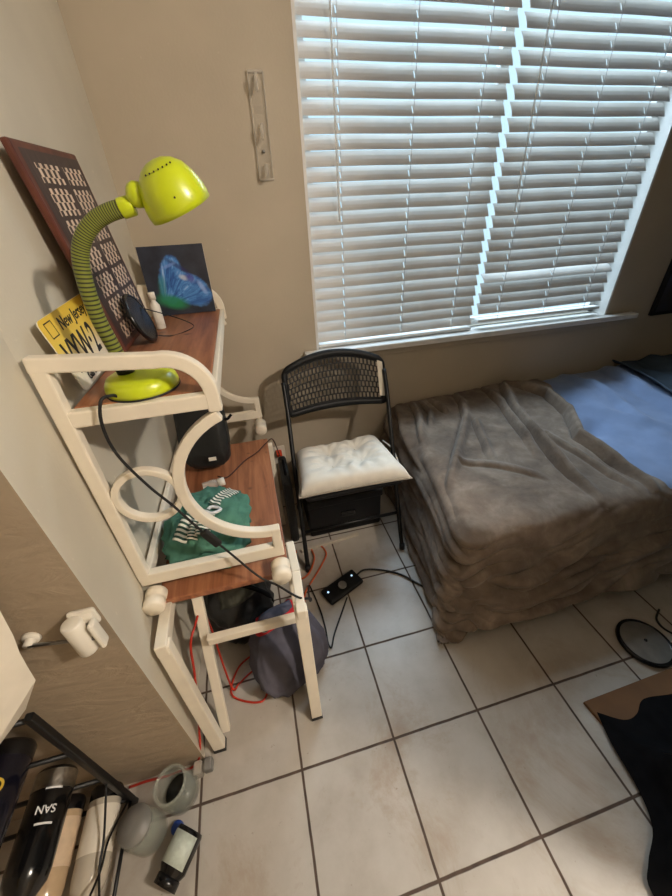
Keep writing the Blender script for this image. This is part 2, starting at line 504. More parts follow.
def text(name, body, size, m, parent, origin, xdir, ydir, align='LEFT', bold=0, sx=1.0, extrude=.0004, shear=0):
    cu = bpy.data.curves.new(name, 'FONT'); cu.body = body; cu.size = size; cu.align_x = align
    cu.extrude = extrude; cu.offset = bold; cu.shear = shear
    o = bpy.data.objects.new(name, cu); COL.objects.link(o)
    x = V(xdir).normalized(); y = V(ydir); y = (y - x * y.dot(x)).normalized(); z = x.cross(y)
    mt = Matrix((x * sx, y, z)).transposed().to_4x4()
    mt.translation = V(origin) - BASE[parent.name]
    o.parent = parent; o.matrix_local = mt
    bpy.context.view_layer.update()
    me = bpy.data.meshes.new_from_object(o.evaluated_get(bpy.context.evaluated_depsgraph_get()))
    me.name = name; bpy.data.objects.remove(o); bpy.data.curves.remove(cu)
    me.materials.clear(); me.materials.append(M[m])
    o = bpy.data.objects.new(name, me); COL.objects.link(o)
    o.parent = parent; o.matrix_local = mt; BASE[o.name] = BASE[parent.name]
    return o

# ------------------------------------------------------------------ room shell
XL, YB, YR, XR, ZC = -0.01, 1.38, 0.104, 3.95, 2.44
bm = bmnew(); box(bm, (-1.6, -2.6, -.06), (XR, YB + .12, 0)); struct(finish('floor', bm, 'tile'))
bm = bmnew(); box(bm, (-1.6, -2.6, ZC), (XR + .1, YB + .12, ZC + .08)); struct(finish('ceiling', bm, 'ceiling'))
WX0, WX1, WZ0, WZ1 = 0.70, 2.505, 0.865, 2.30
bm = bmnew()
box(bm, (XL - .1, YB, 0), (WX0, YB + .12, ZC)); box(bm, (WX1, YB, 0), (XR, YB + .12, ZC))
box(bm, (WX0, YB, 0), (WX1, YB + .12, WZ0)); box(bm, (WX0, YB, WZ1), (WX1, YB + .12, ZC))
struct(finish('wall_back', bm, 'wall_tan'))
bm = bmnew()
wl = [(.008, YR + .0005), (-.030, .330), (-.014, YB), (-.15, YB), (-.15, YR + .0005)]
lo_ = [bm.verts.new((x, y, 0)) for x, y in wl]; hi_ = [bm.verts.new((x, y, ZC)) for x, y in wl]
bm.faces.new(lo_); bm.faces.new(hi_[::-1])
for i in range(5): bm.faces.new((lo_[i], lo_[(i + 1) % 5], hi_[(i + 1) % 5], hi_[i]))
struct(finish('wall_left', bm, 'wall_left'))
bm = bmnew(); box(bm, (-1.6, YR, 0), (.008, YR + .0004, ZC)); struct(finish('wall_left_return', bm, 'wall_rough'))
bm = bmnew(); box(bm, (XR, -2.6, 0), (XR + .1, YB + .12, ZC)); struct(finish('wall_right', bm, 'wall_tan'))
bm = bmnew(); box(bm, (1.575, -.50, 0), (XR, -.44, ZC)); struct(finish('wall_shade_partition', bm, 'wall_tan'))  # unseen partition, added to keep bulb light off the bed and right side
bm = bmnew(); box(bm, (-1.7, -2.7, 0), (XR + .1, -2.6, ZC)); struct(finish('wall_front', bm, 'wall_tan'))
bm = bmnew(); box(bm, (-1.7, -2.6, 0), (-1.6, YR, ZC)); struct(finish('wall_far_left', bm, 'wall_tan'))

# window: jambs, sash frame, pane
win = bmnew()
e = .012
box(win, (WX0, YB - .001, WZ0), (WX0 + e, YB + .12, WZ1)); box(win, (WX1 - e, YB - .001, WZ0), (WX1, YB + .12, WZ1))
box(win, (WX0, YB - .001, WZ1 - e), (WX1, YB + .12, WZ1))
fw = .04
for x in (WX0 + e, (WX0 + WX1) / 2 - fw / 2, WX1 - e - fw): box(win, (x, YB + .085, WZ0 + .01), (x + fw, YB + .115, WZ1 - e))
for z in (WZ0 + .01, WZ1 - e - fw): box(win, (WX0 + e, YB + .085, z), (WX1 - e, YB + .115, z + fw))
win = struct(finish('window_1', win, 'white_paint'))
bm = bmnew(); box(bm, (WX0 + e, YB + .098, WZ0 + .02), (WX1 - e, YB + .102, WZ1 - .02)); finish('glass_pane', bm, 'pane', win)
bm = bmnew()
box(bm, (.632, YB - .052, .838), (2.70, YB + .0, .868)); box(bm, (WX0 + e, YB - .01, .845), (WX1 - e, YB + .084, .868))
struct(finish('trim_1', bm, 'white_paint', bevel=.006))
bm = bmnew(); box(bm, (.66, YB - .016, .80), (2.66, YB, .838)); struct(finish('trim_2', bm, 'wall_tan', bevel=.004))

# ------------------------------------------------------------------ blinds
def blind(x0, x1, zb, label, wand_x, cords, seed):
    rnd = random.Random(seed)
    yc = YB + .030
    t = thing('window_blind', label, 'blind', ((x0 + x1) / 2, yc, WZ1 - .02), 'white slatted blinds in the window')
    bm = bmnew(); box(bm, (x0, yc - .028, WZ1 - .07), (x1, yc + .028, WZ1 - .014)); finish('headrail', bm, 'white_paint', t, bevel=.004)
    bm = bmnew(); tilt = math.radians(57.5); z = WZ1 - .10
    pitch = .051
    # slat width positions, with a narrow punched slot where each lift cord runs through
    us = [0.0]
    for cx_ in sorted(cords): us += [(cx_ - .0025 - x0) / (x1 - x0), (cx_ + .0025 - x0) / (x1 - x0)]
    us.append(1.0)
    full = []; slot = []
    for i, (a, b) in enumerate(zip(us[:-1], us[1:])):
        nseg = 1 if i % 2 else 4
        for q in range(nseg): full.append(a + (b - a) * q / nseg); slot.append(i % 2 == 1)
    full.append(1.0)
    vsl = [0, .18, .36, .64, .82, 1.0]
    while z > zb + .045:
        a = tilt + math.radians(rnd.uniform(-1.6, 1.6)); dz = rnd.uniform(-.001, .001)
        if abs(z - (zb + .20)) < pitch / 2 and x0 > 1.6: a -= math.radians(17)        # one slat hangs flatter
        rows_ = []
        for u in full:
            col_ = []
            for v in vsl:
                s_ = (v - .5) * .0615; crown = .0032 * (1 - (2 * v - 1) ** 2)
                # room-side edge down, outer edge up
                yy = s_ * math.cos(a) - crown * math.sin(a); zz = s_ * math.sin(a) + crown * math.cos(a)
                col_.append(bm.verts.new((x0 + (x1 - x0) * u, yc + yy, z + dz + zz + .0008 * math.sin(u * 9 + z * 7))))
            rows_.append(col_)
        for i in range(len(full) - 1):
            for j in range(5):
                if slot[i] and j in (1, 2): continue
                bm.faces.new((rows_[i][j], rows_[i + 1][j], rows_[i + 1][j + 1], rows_[i][j + 1]))
        z -= pitch
    finish('slats', bm, 'slat', t, solid=.0022)
    bm = bmnew(); box(bm, (x0, yc - .024, zb), (x1, yc + .024, zb + .016)); finish('bottom_rail', bm, 'white_paint', t, bevel=.004)
    for cx_ in cords:
        bm = bmnew()
        for dy in (-.0215, .0215): tube(bm, [(cx_, yc + dy, WZ1 - .06), (cx_, yc + dy, zb + .01)], .0013, 6)
        finish('ladder_cord', bm, 'cordwhite', t)
    bm = bmnew(); tube(bm, [(wand_x, yc - .040, WZ1 - .06), (wand_x + .01, yc - .046, 1.42)], .0045, 8)
    finish('tilt_wand', bm, 'clear_plastic', t, smooth=True)
    return t
blind(.716, 1.592, .872, 'wider left white slatted blind, its bottom rail resting on the sill', .83, (.86, 1.17, 1.47), 1)
blind(1.628, 2.448, .905, 'right white slatted blind hanging just above the sill, beyond the bright gap', 1.70, (1.75, 2.05, 2.33), 2)

# ------------------------------------------------------------------ low stand under the rolling shelf
st = thing('low_stand', 'low white stand with a red-brown wood top, beneath the cream rolling shelf', 'stand', (.2, .6, 0))
bm = bmnew(); box(bm, (.002, .305, .535), (.372, 1.10, .557)); finish('wood_top', bm, 'wood', st, bevel=.002)
bm = bmnew(); beam(bm, (.027, .165, .538), (.012, .42, .514), .030, .038, (0, 0, 1)); finish('side_rail', bm, 'cream', st, bevel=.003)
bm = bmnew(); beam(bm, (.385, .165, .538), (.391, .30, .538), .026, .038, (0, 0, 1)); beam(bm, (.391, .30, .538), (.388, .42, .538), .026, .038, (0, 0, 1)); finish('side_rail', bm, 'cream', st, bevel=.003)
for a, b in (((.027, .185, .545), (.055, .128, .012)), ((.385, .185, .545), (.378, .132, .012))):
    bm = bmnew(); beam(bm, a, b, .036, .030, (0, 1, 0)); lg = finish('leg', bm, 'cream', st, bevel=.003)
    bm = bmnew(); beam(bm, (b[0], b[1], .016), (b[0], b[1] , .0), .038, .033, (0, 1, 0)); finish('foot_cap', bm, 'rubber', lg)
for x0_, x1_ in ((.092, .072), (.380, .379)):
    bm = bmnew(); beam(bm, (x0_, .34, .525), (x1_, .168, .004), .030, .022, (0, 1, 0)); finish('diagonal_brace', bm, 'cream', st, bevel=.003)
bm = bmnew(); beam(bm, (.098, .262, .385), (.372, .262, .385), .030, .022, (0, 1, 0)); finish('stretcher', bm, 'cream', st, bevel=.003)
for x_ in (.02, .375):
    bm = bmnew(); beam(bm, (x_, 1.08, .535), (x_, 1.08, .002), .034, .030, (0, 1, 0)); finish('leg', bm, 'cream', st, bevel=.003)

# ------------------------------------------------------------------ rolling shelf standing on it
ct = thing('rolling_shelf', 'cream painted rolling shelf with curved ends, ring and wheels against left wall', 'shelf', (.18, .78, .557))
def arcpts(cx_, cz, r, a0, a1, n=24):
    return [(cx_ + r * math.cos(math.radians(a0 + (a1 - a0) * i / n)), cz + r * math.sin(math.radians(a0 + (a1 - a0) * i / n))) for i in range(n + 1)]
for y0_, y1_, xs in ((.320, .346, 0.0), (1.215, 1.240, .004)):
    bm = bmnew()
    band(bm, [(-.018 + xs, 1.238), (.19, 1.220)] + arcpts(.200, 1.140, .080, 86, 0, 12) + [(.280, 1.098)], .029, y0_, y1_)      # top rail rolling over to the front
    band(bm, [(-.003 + xs, 1.232), (-.012 + xs, .630)], .030, y0_ + .0004, y1_ - .0004)                                         # back post
    box(bm, (.006, y0_ + .0008, 1.106), (.288, y1_ - .0008, 1.140))
    box(bm, (-.026 + xs, y0_ + .0008, .611), (.368, y1_ - .0008, .653))
    band(bm, arcpts(.352, .903, .196, 110, 270, 30) + [(.362, .707)], .026, y0_ + .0012, y1_ - .0012)
    band(bm, [(.354, .7195), (.354, .645)], .026, y0_ + .0004, y1_ - .0004)
    finish('side_frame', bm, 'cream', ct, bevel=.0035)
    bm = bmnew(); band(bm, arcpts(.083, .905, .070, 0, 354, 48), .016, y0_ + .003, y1_ - .003, closed=True); finish('ring', bm, 'cream', ct, bevel=.003)
bm = bmnew(); box(bm, (.012, .3465, 1.118), (.275, 1.2145, 1.140)); finish('shelf_board', bm, 'wood', ct, bevel=.002)
bm = bmnew()
beam(bm, (.282, .346, 1.121), (.282, 1.215, 1.121), .014, .036, (0, 0, 1)); finish('front_rail', bm, 'cream', ct, bevel=.003)
for z_, x_ in ((.630, -.008),):
    bm = bmnew(); beam(bm, (x_, .346, z_), (x_ + .006, 1.215, z_), .018, .034, (0, 0, 1)); finish('back_rail', bm, 'cream', ct, bevel=.003)
for x_, y_, L_ in ((.006, .319, .060), (.350, .319, .060), (.018, 1.214, .085), (.352, 1.214, .085)):
    bm = bmnew(); lathe(bm, [(.0, 0), (.024, 0), (.028, .004), (.028, L_ * .36), (.0255, L_ * .43), (.0255, L_ * .54), (.028, L_ * .6), (.028, L_ - .006), (.024, L_), (0, L_)], (x_, y_, .586), (0, -1, 0), 28)
    finish('wheel', bm, 'cream', ct, smooth=True)

# ------------------------------------------------------------------ desk lamp
LB = V((.135, .405, 1.140))
lp = thing('desk_lamp', 'lime green gooseneck desk lamp on the top shelf', 'lamp', LB)
bm = bmnew(); lathe(bm, [(0, 0), (.068, 0), (.073, .004), (.074, .012), (.072, .022), (.066, .032), (.058, .036), (0, .037)], LB, (0, 0, 1), 48); finish('base', bm, 'lime', lp, smooth=True)
bm = bmnew(); lathe(bm, [(.0745, .0005), (.0752, .003), (.0745, .005)], LB, (0, 0, 1), 48, cap=False); finish('base_rim', bm, 'rubber', lp)
bm = bmnew(); lathe(bm, [(.017, 0), (.017, .016), (.0145, .026)], (.108, .415, 1.172), (-.1, -.1, 1), 24); finish('neck_socket', bm, 'rubber', lp, smooth=True)
neck = [(.106, .414, 1.185), (.105, .41, 1.226), (.099, .405, 1.289), (.102, .40, 1.346), (.110, .40, 1.393), (.127, .40, 1.424), (.152, .40, 1.446), (.178, .40, 1.458), (.206, .40, 1.465)]
bm = bmnew(); tube(bm, neck, .0138, 16, 8, uv=True); finish('gooseneck', bm, 'hose', lp, smooth=True)
bm = bmnew(); lathe(bm, [(.0, 0), (.0150, 0), (.0155, .002), (.0155, .020), (.0145, .022), (0, .022)], (.201, .40, 1.4635), V((.97, 0, .20)), 24); finish('neck_collar', bm, 'lime', lp, smooth=True)
bm = bmnew(); lathe(bm, [(.0, -.014), (.013, -.013), (.0185, -.006), (.0195, .003), (.0165, .011), (.0, .013)], (.233, .396, 1.482), V((.85, -.05, -.25)), 24); finish('joint_knob', bm, 'lime', lp, smooth=True)
bm = bmnew(); tube(bm, [(.222, .40, 1.469), (.236, .40, 1.474), (.252, .40, 1.474)], .006, 10); finish('joint_arm', bm, 'rubber', lp, smooth=True)
Hn = V((.34, .20, -.91)).normalized(); Hc = V((.299, .402, 1.459)) - Hn * .024
prof = [(0, -.050), (.014, -.0485), (.028, -.043), (.041, -.032), (.050, -.016), (.0555, .002), (.057, .014), (.056, .024), (.0545, .024), (.053, .004), (.044, -.022), (.028, -.038), (0, -.044)]
bm = bmnew(); lathe(bm, prof, Hc, Hn, 48, cap=False); shade = finish('shade', bm, 'lime', lp, smooth=True)
F = frame_from(Hn); vl = F.transposed() @ (cam.matrix_world.translation - Hc)
a_c = math.atan2(vl.y, vl.x)
for i in range(7):
    a = a_c + (i - 3) * .22
    o_ = Hc + F @ V((.036 * math.cos(a), .036 * math.sin(a), -.0385)); nn_ = F @ V((.62 * math.cos(a), .62 * math.sin(a), -.78))
    bm = bmnew(); lathe(bm, [(0, 0), (.0014, 0), (.0014, .0012), (0, .0012)], o_ - nn_.normalized() * .0006, nn_, 8)
    finish('vent_hole', bm, 'ink', shade)
bm = bmnew(); o_ = Hc + F @ V((.0552 * math.cos(a_c), .0552 * math.sin(a_c), -.001)); nn_ = F @ V((math.cos(a_c), math.sin(a_c), -.25))
lathe(bm, [(0, 0), (.0017, 0), (.0017, .0012), (0, .0012)], o_ - nn_.normalized() * .0004, nn_, 8); finish('screw_hole', bm, 'ink', shade)
bm = bmnew(); lathe(bm, [(0, -.02), (.008, -.016), (.013, -.004), (.014, .006), (.010, .014), (0, .018)], Hc - Hn * .012, Hn, 20); finish('bulb', bm, 'white_plastic', lp, smooth=True)
cord = [(.100, .345, 1.152), (.092, .334, 1.160), (.080, .310, 1.160), (.066, .305, 1.110), (.069, .305, 1.040), (.100, .305, .952), (.134, .305, .882), (.171, .304, .797), (.224, .300, .695), (.285, .280, .597), (.335, .250, .574), (.385, .205, .564), (.42, .25, .48), (.425, .40, .25), (.440, .60, .06), (.452, .62, .010), (.470, .51, .006), (.475, .42, .006), (.472, .36, .006), (.480, .335, .006), (.505, .385, .006), (.560, .47, .006), (.600, .530, .008)]
bm = bmnew(); tube(bm, cord, .0032, 8, 6); pc = finish('power_cord', bm, 'rubber', lp, smooth=True)
bm = bmnew(); beam(bm, (.178, .302, .786), (.206, .301, .729), .021, .014, (0, 1, 0)); finish('inline_switch', bm, 'rubber', pc, bevel=.004)

# ------------------------------------------------------------------ woven board leaning on wall
b0, b1, b2 = V((.028, .655, 1.150)), V((-.006, .572, 1.585)), V((.040, .985, 1.165))
h_ = b1 - b0; w_ = b2 - b0; n_ = w_.cross(h_).normalized()
if n_.x < 0: n_ = -n_
bd = thing('patterned_board', 'dark wooden board with cream woven bars, leaning tall against the left wall', 'board', b0)
bm = bmnew()
vs = [bm.verts.new(p) for p in (b0, b0 + w_, b0 + w_ + h_, b0 + h_)]
vt = [bm.verts.new(v.co + n_ * .016) for v in vs]
bm.faces.new(vs[::-1]); bm.faces.new(vt)
for i in range(4): bm.faces.new((vs[i], vs[(i + 1) % 4], vt[(i + 1) % 4], vt[i]))
finish('frame', bm, 'wood_dark', bd, bevel=.005)
bm = bmnew(); grid(bm, 2, 2, lambda u, v: b0 + w_ * (.06 + .90 * u) + h_ * (.03 + .94 * v) + n_ * .0166)
finish('inlay_panel', bm, 'weave', bd)

# ------------------------------------------------------------------ licence plate
p0 = V((.012, .422, 1.1425)); pw_ = V((-.002, .3, .014)).normalized() * .305; ph_ = V((-.019, -.026, .154)).normalized() * .156
pn = pw_.cross(ph_).normalized()
if pn.x < 0: pn = -pn
pl = thing('license_plate', 'yellow and white license plate with black letters leaning behind lamp', 'plate', p0)
bm = bmnew()
def plate_pt(a, b, d): return p0 + pw_ * a + ph_ * b + pn * d
outline = []
for cx_, cz, a0 in ((.96, .92, 0), (.04, .92, 90), (.04, .08, 180), (.96, .08, 270)):
    for i in range(5):
        a = math.radians(a0 + 22.5 * i); outline.append((cx_ + .04 * math.cos(a), cz + .08 * math.sin(a)))
lay = bm.loops.layers.uv.verify()
fr = [bm.verts.new(plate_pt(a, b, .0022)) for a, b in outline]; bk = [bm.verts.new(plate_pt(a, b, 0)) for a, b in outline]
f = bm.faces.new(fr)
for lp_, (a, b) in zip(f.loops, outline): lp_[lay].uv = (a, b)
bm.faces.new(bk[::-1])
for i in range(len(fr)): bm.faces.new((fr[i], fr[(i + 1) % len(fr)], bk[(i + 1) % len(fr)], bk[i]))
finish('plate_blank', bm, 'plate', pl)
def ptext(nm, s, size, a, b, sx=1.0, bold=.0, m='ink', align='LEFT'):
    text(nm, s, size, m, pl, plate_pt(a, b, .0025), pw_, ph_, align, bold, sx)
ptext('state_name', 'New Jersey', .036, .24, .76, .95, .0004)
ptext('plate_number', 'VYW·2', .098, .05, .22, .62, .0012)
ptext('slogan', 'Garden State', .026, .16, .05, .9, .0003)
bm = bmnew()
for a0, a1, b0_, b1_ in ((.06, .17, .93, .945), (.06, .17, .74, .755), (.06, .068, .74, .945), (.162, .17, .74, .945)):
    q = [bm.verts.new(plate_pt(a, b, .0027)) for a, b in ((a0, b0_), (a1, b0_), (a1, b1_), (a0, b1_))]
    bm.faces.new(q)
finish('sticker_outline', bm, 'ink', pl)

# ------------------------------------------------------------------ canvas painting on far end of top shelf
q0 = V((.030, 1.172, 1.1415)); qw = V((.232, .0, .0)); qh = V((.0, .028, .236)); qn = V((0, -1, .12)).normalized()
pt = thing('canvas_painting', 'small square canvas painting of blue and green swirls on dark ground', 'painting', q0)
bm = bmnew()
vs = [bm.verts.new(q0 + qw * a + qh * b) for a, b in ((0, 0), (1, 0), (1, 1), (0, 1))]; vt = [bm.verts.new(v.co - qn * .011) for v in vs]
bm.faces.new(vs); bm.faces.new(vt[::-1])
for i in range(4): bm.faces.new((vs[i], vs[(i + 1) % 4], vt[(i + 1) % 4], vt[i]))
finish('canvas', bm, 'paper_white', pt)
bm = bmnew(); grid(bm, 2, 2, lambda u, v: q0 + qw * u + qh * v + qn * .0008); finish('painted_face', bm, 'painting', pt)

# ------------------------------------------------------------------ small round mirror with wire stand
mc = V((.075, .785, 1.2125)); mn = V((.935, -.03, .30)).normalized()
mi = thing('round_mirror', 'small round black mirror on a wire stand beside the woven board', 'mirror', (mc.x, mc.y, 1.14))
bm = bmnew(); lathe(bm, [(0, -.008), (.060, -.008), (.070, -.004), (.072, .002), (.068, .007), (.063, .007)], mc, mn, 48, cap=False); finish('rim', bm, 'black_gloss', mi, smooth=True)
bm = bmnew(); lathe(bm, [(0, .0058), (.0635, .0058), (.0640, .0068)], mc, mn, 48, cap=False); finish('glass', bm, 'black_gloss', mi)
bm = bmnew(); tube(bm, [mc + V((-.01, .03, .03)), V((.15, .90, 1.185)), V((.190, .965, 1.142)), V((.185, .90, 1.142)), V((.130, .84, 1.142)), mc + V((-.012, .0, -.04))], .0016, 8, 4); finish('wire_stand', bm, 'black_metal', mi, smooth=True)
wb = thing('small_bottle', 'tiny white capped bottle between the woven board and the painting', 'bottle', (.085, .965, 1.14))
bm = bmnew(); lathe(bm, [(0, 0), (.015, 0), (.016, .004), (.016, .075), (.008, .088), (.008, .094), (0, .094)], (.085, .965, 1.1405), (0, 0, 1), 20); finish('body', bm, 'white_plastic', wb, smooth=True)
bm = bmnew(); lathe(bm, [(0, .094), (.011, .094), (.011, .116), (0, .116)], (.085, .965, 1.1405), (0, 0, 1), 20); finish('cap', bm, 'paper_white', wb, smooth=True)

# ------------------------------------------------------------------ on the stand's wood top: green cloth bundle, black case, small bottle
gc_ = V((.150, .500, .558))
gb = thing('cloth_bundle', 'crumpled green cloth bundle with striped trim on the red-brown wood', 'cloth', gc_)
def cloth_fn(d):
    r = 1 + .22 * fbm(d, 1.7) + .09 * fbm(d + V((5, 2, 1)), 4.2)
    ridge = abs(math.sin(3.2 * d.x + 2.3 * d.y + 2 * fbm(d, 2)))
    r += .05 * ridge - .10 * max(0, .16 - abs(noise.noise(d * 2.6 + V((3, 1, 7))))) / .16 - .05 * max(0, .14 - abs(noise.noise(d * 5.5))) / .14
    p = V((d.x * .132 * r, d.y * .165 * r, d.z * .080 * r + .058))
    p.z = max(.001, p.z)
    q = gc_ + p
    q.x = max(q.x, .012); q.y = max(q.y, .362)
    return q
bm = bmnew(); blob(bm, cloth_fn, 72, 44); finish('green_cloth', bm, 'green_cloth', gb, smooth=True)
def ribbon(path, width, nrm, nm='striped_ribbon', m='stripes', amp=.004):
    pts = catmull(path, 8); n = len(pts)
    bm = bmnew()
    def fn(u, v):
        i = min(n - 1, int(round(v * (n - 1)))); p = pts[i]
        d = (pts[min(i + 1, n - 1)] - pts[max(i - 1, 0)]).normalized(); s_ = d.cross(V(nrm)).normalized()
        return p + s_ * width * (u - .5) + V(nrm).normalized() * amp * math.sin(u * PI * 2)
    grid(bm, 7, n, fn); return bm
def on_cloth(x, y, lift=.004):
    """height of the bundle above (x,y)"""
    best = .56
    for i in range(24):
        th = PI / 2 * i / 24
        for k_ in range(0, 48):
            d = V((math.sin(th) * math.cos(2 * PI * k_ / 48), math.sin(th) * math.sin(2 * PI * k_ / 48), math.cos(th)))
            q = cloth_fn(d)
            if abs(q.x - x) < .012 and abs(q.y - y) < .012: best = max(best, q.z)
    return V((x, y, best + lift))
for path in ([(.232, .615), (.208, .56), (.178, .505)], [(.080, .40), (.106, .45), (.14, .50)], [(.150, .385), (.158, .43), (.168, .475)], [(.125, .385), (.135, .42), (.15, .45)]):
    bm = ribbon([on_cloth(*p) for p in path], .040, (.2, -.3, 1)); finish('striped_ribbon', bm, 'stripes', gb, smooth=True, solid=.002)
bm = bmnew(); tube(bm, [on_cloth(.15, .47, .006), on_cloth(.178, .455, .007), on_cloth(.20, .475, .006), on_cloth(.17, .49, .008), on_cloth(.155, .45, .006)], .005, 8, 5); finish('drawstring_bow', bm, 'white_ink', gb, smooth=True)
bc = thing('black_case', 'soft black case with a small white tag standing at the wall end', 'case', (.11, .98, .557))
def case_fn(d):
    e_ = .55
    f = lambda t_: math.copysign(abs(t_) ** e_, t_)
    p = V((f(d.x) * .098, f(d.y) * .056, f(d.z) * .150))
    p += d * .006 * fbm(d, 3)
    p = Matrix.Rotation(math.radians(-9), 3, 'Z') @ (Matrix.Rotation(math.radians(-14), 3, 'X') @ p)
    return V((.125, .945, .724)) + p
bm = bmnew(); blob(bm, case_fn, 56, 36); finish('body', bm, 'black_nylon', bc, smooth=True)
bm = bmnew(); tube(bm, [(.175, .93, .80), (.225, .93, .775), (.250, .935, .790)], .006, 8, 5); finish('strap_end', bm, 'black_cloth', bc, smooth=True)
bm = bmnew(); box(bm, (-.014, -.002, -.007), (.014, .002, .007), Matrix.Translation((.150, .842, .655)) @ Matrix.Rotation(math.radians(-12), 4, 'X')); finish('white_tag', bm, 'paper_white', bc)
sb = thing('pill_bottle', 'little grey bottle with white cap lying between green cloth and black case', 'bottle', (.145, .735, .558))
bm = bmnew(); lathe(bm, [(0, 0), (.018, 0), (.02, .004), (.02, .05), (.013, .058), (0, .058)], (.100, .765, .5795), (1, .25, 0), 24); finish('body', bm, 'clear_plastic', sb, smooth=True)
bm = bmnew(); lathe(bm, [(0, .058), (.0165, .058), (.0165, .084), (0, .084)], (.100, .765, .5795), (1, .25, 0), 24); finish('cap', bm, 'white_plastic', sb, smooth=True)

# wall outlet with plug and brown lead
ol = thing('wall_outlet', 'white wall outlet plate low on the back wall left of the chair', 'outlet', (.425, YB, .27))
bm = bmnew(); box(bm, (.388, YB - .006, .21), (.462, YB, .33)); finish('cover_plate', bm, 'outlet_white', ol, bevel=.003)
for z in (.245, .295):
    bm = bmnew(); box(bm, (.410, YB - .009, z - .013), (.440, YB - .005, z + .013)); finish('socket', bm, 'paper_white', ol, bevel=.002)
bl_ = thing('charging_lead', 'dark brown lead from the black case to the red plug in the outlet', 'cord', (.2, .93, .56))
bm = bmnew(); tube(bm, [(.150, .845, .566), (.19, .835, .561), (.26, .93, .561), (.32, .985, .561), (.366, 1.05, .562), (.400, 1.14, .52), (.424, 1.26, .34), (.425, 1.335, .296)], .0028, 8, 8); finish('wire', bm, 'brown_cord', bl_, smooth=True)
bm = bmnew(); box(bm, (.409, YB - .048, .281), (.441, YB - .010, .311)); finish('red_plug', bm, 'red_plastic', bl_, bevel=.005)

# ------------------------------------------------------------------ bags beneath the stand
gbag = thing('grey_bag', 'slumped grey canvas bag with a red band on the floor under the stand', 'bag', (.32, .32, 0))
def bag_fn(d):
    e_ = .6
    f = lambda t_: math.copysign(abs(t_) ** e_, t_)
    p = V((f(d.x) * .138, f(d.y) * .070, f(d.z) * .150))
    taper = 1 - .34 * max(0, p.z / .150)
    p.x *= taper; p.y *= taper
    p += d * .013 * fbm(d, 2.4)
    p = Matrix.Rotation(math.radians(22), 3, 'Z') @ (Matrix.Rotation(math.radians(-26), 3, 'X') @ p)
    q = V((.318, .318, .140)) + p
    q.z = max(.002, q.z)
    return q
bm = bmnew(); blob(bm, bag_fn, 64, 40)
finish('bag_body', bm, 'grey_canvas', gbag, smooth=True)
bm = bmnew()
def band_fn(u, v):
    z_ = .62 + .22 * v; th = math.acos(z_)
    d = V((math.sin(th) * math.cos(2 * PI * u), math.sin(th) * math.sin(2 * PI * u), z_))
    q = bag_fn(d); c_ = V((.318, .318, .140)); return q + (q - c_).normalized() * .003
grid(bm, 48, 6, band_fn); finish('red_band', bm, 'red_canvas', gbag, smooth=True)
rg = bag_fn(V((-.35, -.45, .80)).normalized()) + V((0, -.012, .012))
bm = bmnew(); tube(bm, [rg + V((.014 * math.cos(a), .006 * math.sin(a), .014 * math.sin(a))) for a in [2 * PI * i / 20 for i in range(20)]], .0025, 8, closed=True); finish('metal_ring', bm, 'grey_metal', gbag, smooth=True)
jk = thing('black_backpack', 'collapsed black and olive nylon backpack on the floor behind the grey bag', 'bag', (.14, .52, 0))
def jk_fn(d):
    r = 1 + .22 * fbm(d, 1.6) + .08 * fbm(d, 4)
    q = V((.165, .515, .200)) + Matrix.Rotation(.5, 3, 'Z') @ V((d.x * .135 * r, d.y * .105 * r, d.z * .23 * r))
    q.z = min(.52, max(.002, q.z)); q.x = max(.02, q.x); return q
bm = bmnew(); blob(bm, jk_fn, 64, 40); finish('pack_body', bm, 'black_nylon', jk, smooth=True)
bm = bmnew()
def flap_fn(u, v):
    th = .35 + .75 * v; ph = -2.35 + 1.15 * u
    d = V((math.sin(th) * math.cos(ph), math.sin(th) * math.sin(ph), math.cos(th)))
    return jk_fn(d) + d * (.006 + .004 * math.sin(5 * u))
grid(bm, 16, 12, flap_fn); finish('olive_flap', bm, 'olive_nylon', jk, smooth=True, solid=.003)
bm = bmnew(); tube(bm, [jk_fn(V((-.3, -.5, .8)).normalized()) + V((0, 0, .012)), jk_fn(V((.0, -.7, .7)).normalized()) + V((0, -.012, .01)), jk_fn(V((.5, -.8, .3)).normalized()) + V((0, -.012, 0)), jk_fn(V((.7, -.7, -.1)).normalized()) + V((0, -.01, 0))], .008, 8, 8); finish('shoulder_strap', bm, 'black_cloth', jk, smooth=True)

# red extension cord tangled under the stand and along the rough wall
bm = bmnew()
tube(bm, [(-.215, .094, .006), (-.165, .095, .008), (-.115, .092, .008), (-.062, .094, .006), (-.026, .093, .012), (.004, .115, .055), (.045, .200, .30), (.060, .235, .42), (.076, .275, .45), (.085, .335, .43), (.078, .37, .28), (.082, .33, .10), (.10, .28, .02), (.12, .30, .006), (.18, .33, .006), (.22, .27, .006), (.20, .22, .006), (.13, .24, .006), (.09, .28, .007), (.12, .36, .006), (.19, .40, .006), (.23, .43, .006)], .0036, 8, 8)
tag(finish('extension_cord', bm, 'red_cord', loc=(-.02, .1, 0), smooth=True), 'red extension cord climbing the stand and trailing along the rough wall', 'cord')
bm = bmnew()
tube(bm, [(.403, .50, .006), (.42, .60, .006), (.47, .665, .006), (.53, .74, .006), (.565, .80, .006), (.545, .855, .008), (.50, .85, .008), (.50, .78, .012), (.455, .70, .010), (.405, .69, .006), (.39, .78, .006), (.42, .86, .006)], .0045, 8, 8)
tag(finish('extension_cord', bm, 'orange_cord', loc=(.45, .7, 0), smooth=True), 'orange cord looped on the tiles around the chair leg', 'cord')

